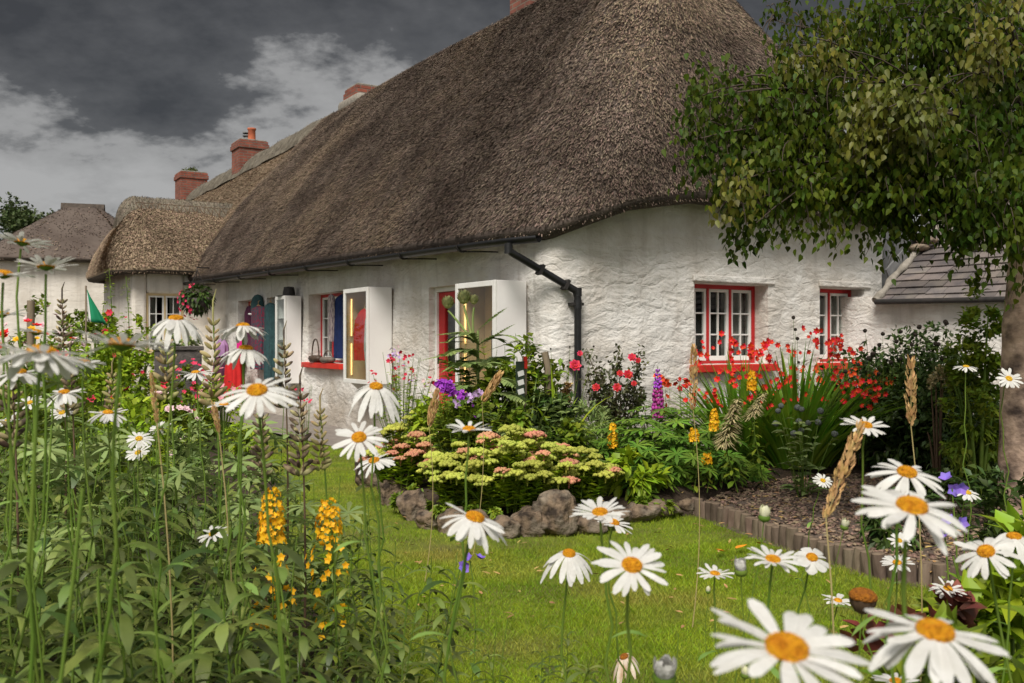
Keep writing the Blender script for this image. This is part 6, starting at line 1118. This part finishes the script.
# right foreground: green leaves, red leaves, violet bells
for px, top, Y, w, n, L, lm, lab in ((1000, 560, 1.9, 210, 420, .13, 'leaf', 'broad green leaves in the bottom right corner'), (946, 634, 1.75, 170, 260, .10, 'leaf', 'green leaves under the large bottom right daisy'), (1014, 498, 2.7, 120, 320, .14, 'leaf_lime', 'light green leaves at the right border above the cut daisy'), (1010, 470, 4.6, 120, 700, .08, 'leaf_dark', 'dark leaves at the right border beside the trunk')):
    bush_px('leafy_plant', lab, 'leafy plant', px, top, Y, w, n, L, L*.18, lm, prof='lance', nst=8)
b, h = B(906, 578, 2.6); t = bush('coral_bells', 'low plant with rusty red leaves under the wide right daisy', 'red-leaved plant', b, h, .16, 150, .055, .028, 'leaf_red', nst=8, low=.6, seg=3, droop=.15)
for px, py, Y, lab in ((952, 488, 2.8, 'violet bell flowers beside the small right daisy'), (944, 528, 2.7, 'violet bell flowers low behind the leaning daisy'), (470, 560, 3.4, 'violet flowers on a thin stem low in the middle'),):
    p = at(px, py, Y); t = thing('bellflower', lab, 'bellflower', (p[0], p[1], 0)); build('stem', M().tube(curve((0, 0, 0), (0, 0, p[2]), (.02, 0, 0)), .0025, 5), MT['stem'], t); [build('flower', florets(M(), np.array([[0, 0, p[2]]])+NP.normal(0, .016, (1, 3)), nrm(sph(1)*.6+(0, -.6, .5)), .024, 5, .5, .6, seg=3), MT['violet'], t) for _ in range(4)]; lance_leaves(t, curve((0, 0, 0), (0, 0, p[2])), 9, .09, .014, .1, .8)
for k, (px, py) in enumerate(((725, 556), (736, 553), (760, 548))):
    x, y = g(px, py); tag(build('fallen_leaf', M().leaves([(0, 0, .03)], nrm((R_.uniform(-1, 1), R_.uniform(-1, 1), .1)), UP, .07, .026, seg=4, prof='ovate', fold=.3, bend=(0, 0, .2)), MT['fallen'], loc=(x, y, 0)), 'orange fallen leaf on the lawn beside the log edging', 'fallen leaf', 'fallen leaves on the lawn')
# ================================================================ BIRCH
birch = thing('birch_tree', 'birch with peeling pinkish bark and a wide leafy crown overhanging the cottage', 'tree', (3.24, 6.0, 0))
bo = np.array([3.24, 6., 0]); TP = np.array([(.03, 0, -.05), (0, 0, .25), (-.01, .0, .8), (-.0, .01, 1.3), (.04, .02, 1.7), (.10, .05, 2.4), (.12, .1, 3.2), (.2, .1, 4.2), (.25, .15, 5.4)]); TR = [.26, .19, .165, .158, .155, .13, .105, .075, .03]
v = M(); PP = np.array([[np.interp(s, np.linspace(0, 1, 9), TP[:, i]) for i in range(3)] for s in np.linspace(0, 1, 60)]); RRr = np.interp(np.linspace(0, 1, 60), np.linspace(0, 1, 9), TR)*(1+np.array([.05*mnoise.noise(Vector((k*.5, 0, 0))) for k in range(60)])); v.tube(PP, RRr, 20)
trunk = build('trunk', v, MT['bark'], birch); lm, tw = M(), M()
CL = [(905, 70, 5.9, 120, 80, 2300), (960, 20, 5.8, 100, 60, 1500), (1010, 110, 5.5, 80, 90, 1800), (860, 150, 5.6, 90, 62, 2100), (930, 165, 5.3, 82, 64, 1900), (800, 110, 5.5, 66, 60, 950), (770, 155, 5.4, 54, 56, 800), (742, 120, 5.4, 40, 44, 330), (712, 88, 5.3, 36, 26, 120), (700, 150, 5.3, 22, 40, 70), (750, 190, 5.3, 38, 36, 400), (815, 190, 5.4, 56, 34, 700), (880, 195, 5.3, 60, 38, 900), (905, 218, 5.2, 42, 24, 380), (975, 208, 5.2, 56, 46, 1200), (1020, 215, 5.1, 40, 50, 800), (850, 55, 6.1, 66, 50, 520), (800, 40, 6.3, 36, 36, 160), (776, 20, 6.4, 26, 26, 60), (940, -60, 6.2, 120, 70, 900), (1080, 60, 6.0, 110, 120, 1500), (1050, -60, 6.4, 110, 80, 700), (1080, 180, 5.2, 70, 60, 700), (850, -30, 6.5, 70, 50, 260), (1000, 60, 6.8, 120, 110, 1300), (900, 120, 6.6, 120, 90, 1500)]
YL = [(905, 118, 4.95, 62, 34, 620), (870, 140, 5.0, 40, 36, 300), (985, 60, 5.0, 46, 34, 170), (740, 205, 5.1, 30, 30, 150), (1000, 20, 5.1, 40, 30, 80), (820, 70, 5.3, 40, 40, 170)]
leafP, leafY = [], []
def spray(c, r, n, out, nt):
    """drooping twigs through an ellipsoid, leaves hung along them"""
    for k in range(nt):
        d = sph(1)[0]*NP.random()**.4; a = c+d*r*.8+np.array([0, 0, r[2]*.25]); e = a+np.array([R_.uniform(-.5, .5)*r[0]*.7, R_.uniform(-.5, .5)*r[1]*.7, -R_.uniform(.3, 1.0)*r[2]*.8]); P = curve(a, e, ((e-a)[0]*.3, 0, .05), 7); tw.tube(P, np.linspace(.004, .0015, 7), 4, cap=False); q = max(3, int(n*1.35)//nt); f = NP.random(q)
        out.append(np.array([np.interp(f, np.linspace(0, 1, 7), P[:, i]) for i in range(3)]).T+NP.normal(0, .055, (q, 3)))
for L_, out in ((CL, leafP), (YL, leafY)):
    for px, py, Y, rx, ry, n in L_:
        c = at(px, py, Y)-bo; r = np.array([rx/F*Y, .42 if n > 400 else .25, ry/F*Y]); s = TP[min(8, 5+int(max(0, c[2]-2.6)))]; P = curve(s, c, (0, 0, .12), 10); lm.tube(P, np.linspace(.035, .006, 10)*(1 if n > 400 else .5), 6, cap=False)
        for k in range(5): e = c+sph(1)[0]*r*.8; tw.tube(curve(P[R_.randint(5, 9)], e, (0, 0, .05), 6), np.linspace(.008, .003, 6), 4, cap=False)
        spray(c, r, n, out, max(8, n//26))
for px, py, y1 in ((733, 180, 262), (741, 190, 250), (700, 110, 170), (757, 200, 246), (686, 90, 132), (770, 190, 236), (826, 200, 246), (890, 220, 268), (986, 240, 286), (1012, 240, 300), (748, 185, 258), (764, 200, 240), (716, 140, 196), (708, 100, 150), (806, 205, 244), (842, 215, 250), (868, 220, 258), (724, 130, 200), (960, 235, 262), (692, 148, 176), (782, 205, 240)):
    a = at(px, py, 5.2)-bo; e = at(px+R_.uniform(-8, 4), y1, 5.2)-bo; P = curve(a, e, (.03, 0, 0), 8); tw.tube(P, np.linspace(.003, .0012, 8), 4, cap=False); q = int((y1-py)*.85); f = NP.random(q); leafP.append(np.array([np.interp(f, np.linspace(0, 1, 8), P[:, i]) for i in range(3)]).T+NP.normal(0, .035, (q, 3)))
build('limb', lm, MT['twig'], birch); build('twigs', tw, MT['twig'], birch)
def hang(P): 
    n = len(P); D = nrm(sph(n)*.6+(0, 0, -.85)); return M().leaves(P, D, nrm(sph(n)*.9+(0, -.5, .75)), .027+.018*NP.random(n), .0115+.006*NP.random(n), bend=(0, 0, -.2), seg=3, prof='ovate', fold=.22)
cr = build('crown', hang(np.concatenate(leafP)), MT['birch'], birch); build('yellowing_leaves', hang(np.concatenate(leafY)), MT['birch_y'], cr)
m = M()
for k in range(26):
    z = R_.uniform(.2, 2.2); th = R_.uniform(2.8, 6.0); r = .162; c = np.array([.02+math.cos(th)*r, math.sin(th)*r, z]); tn = np.array([-math.sin(th), math.cos(th), 0]); m.leaves([c], tn, (math.cos(th), math.sin(th), .3), R_.uniform(.05, .14), R_.uniform(.006, .02), bend=(math.cos(th)*.12-.3*math.cos(th), math.sin(th)*.12-.3*math.sin(th), 0), seg=3, prof='lance', fold=.1)
build('peeling_bark', m, MT['bark'], trunk)
# ================================================================ FAR TREES
for px, py, Y, r, lab, n in ((16, 226, 62, 2.2, 'round dark tree behind the far cottage roof, cut by the left border', 3000), (46, 232, 66, 1.6, 'low tree crown left of the far cottage ridge', 1400), (109, 236, 60, 1.3, 'small tree between the far cottage and the tan wing', 1300)):
    p = at(px, py, Y); t = thing('tree', lab, 'tree', (p[0], p[1], 0)); h = p[2]; m = M().tube(curve((0, 0, -.1), (.2, 0, h), (.3, 0, 0)), np.linspace(.35, .06, 8), 8); build('trunk', m, MT['twig'], t)
    nc = 26; c = sph(nc)*NP.random((nc, 1))**.4*(r, r, r*.75)+(0, 0, h-.1); ci = NP.integers(0, nc, n); P = c[ci]+sph(n)*NP.random((n, 1))**.5*r*.34; build('crown', M().leaves(P, sph(n), nrm(UP+sph(n)*.6), .22, .10, seg=2, prof='ovate'), MT['far_leaf'], t)
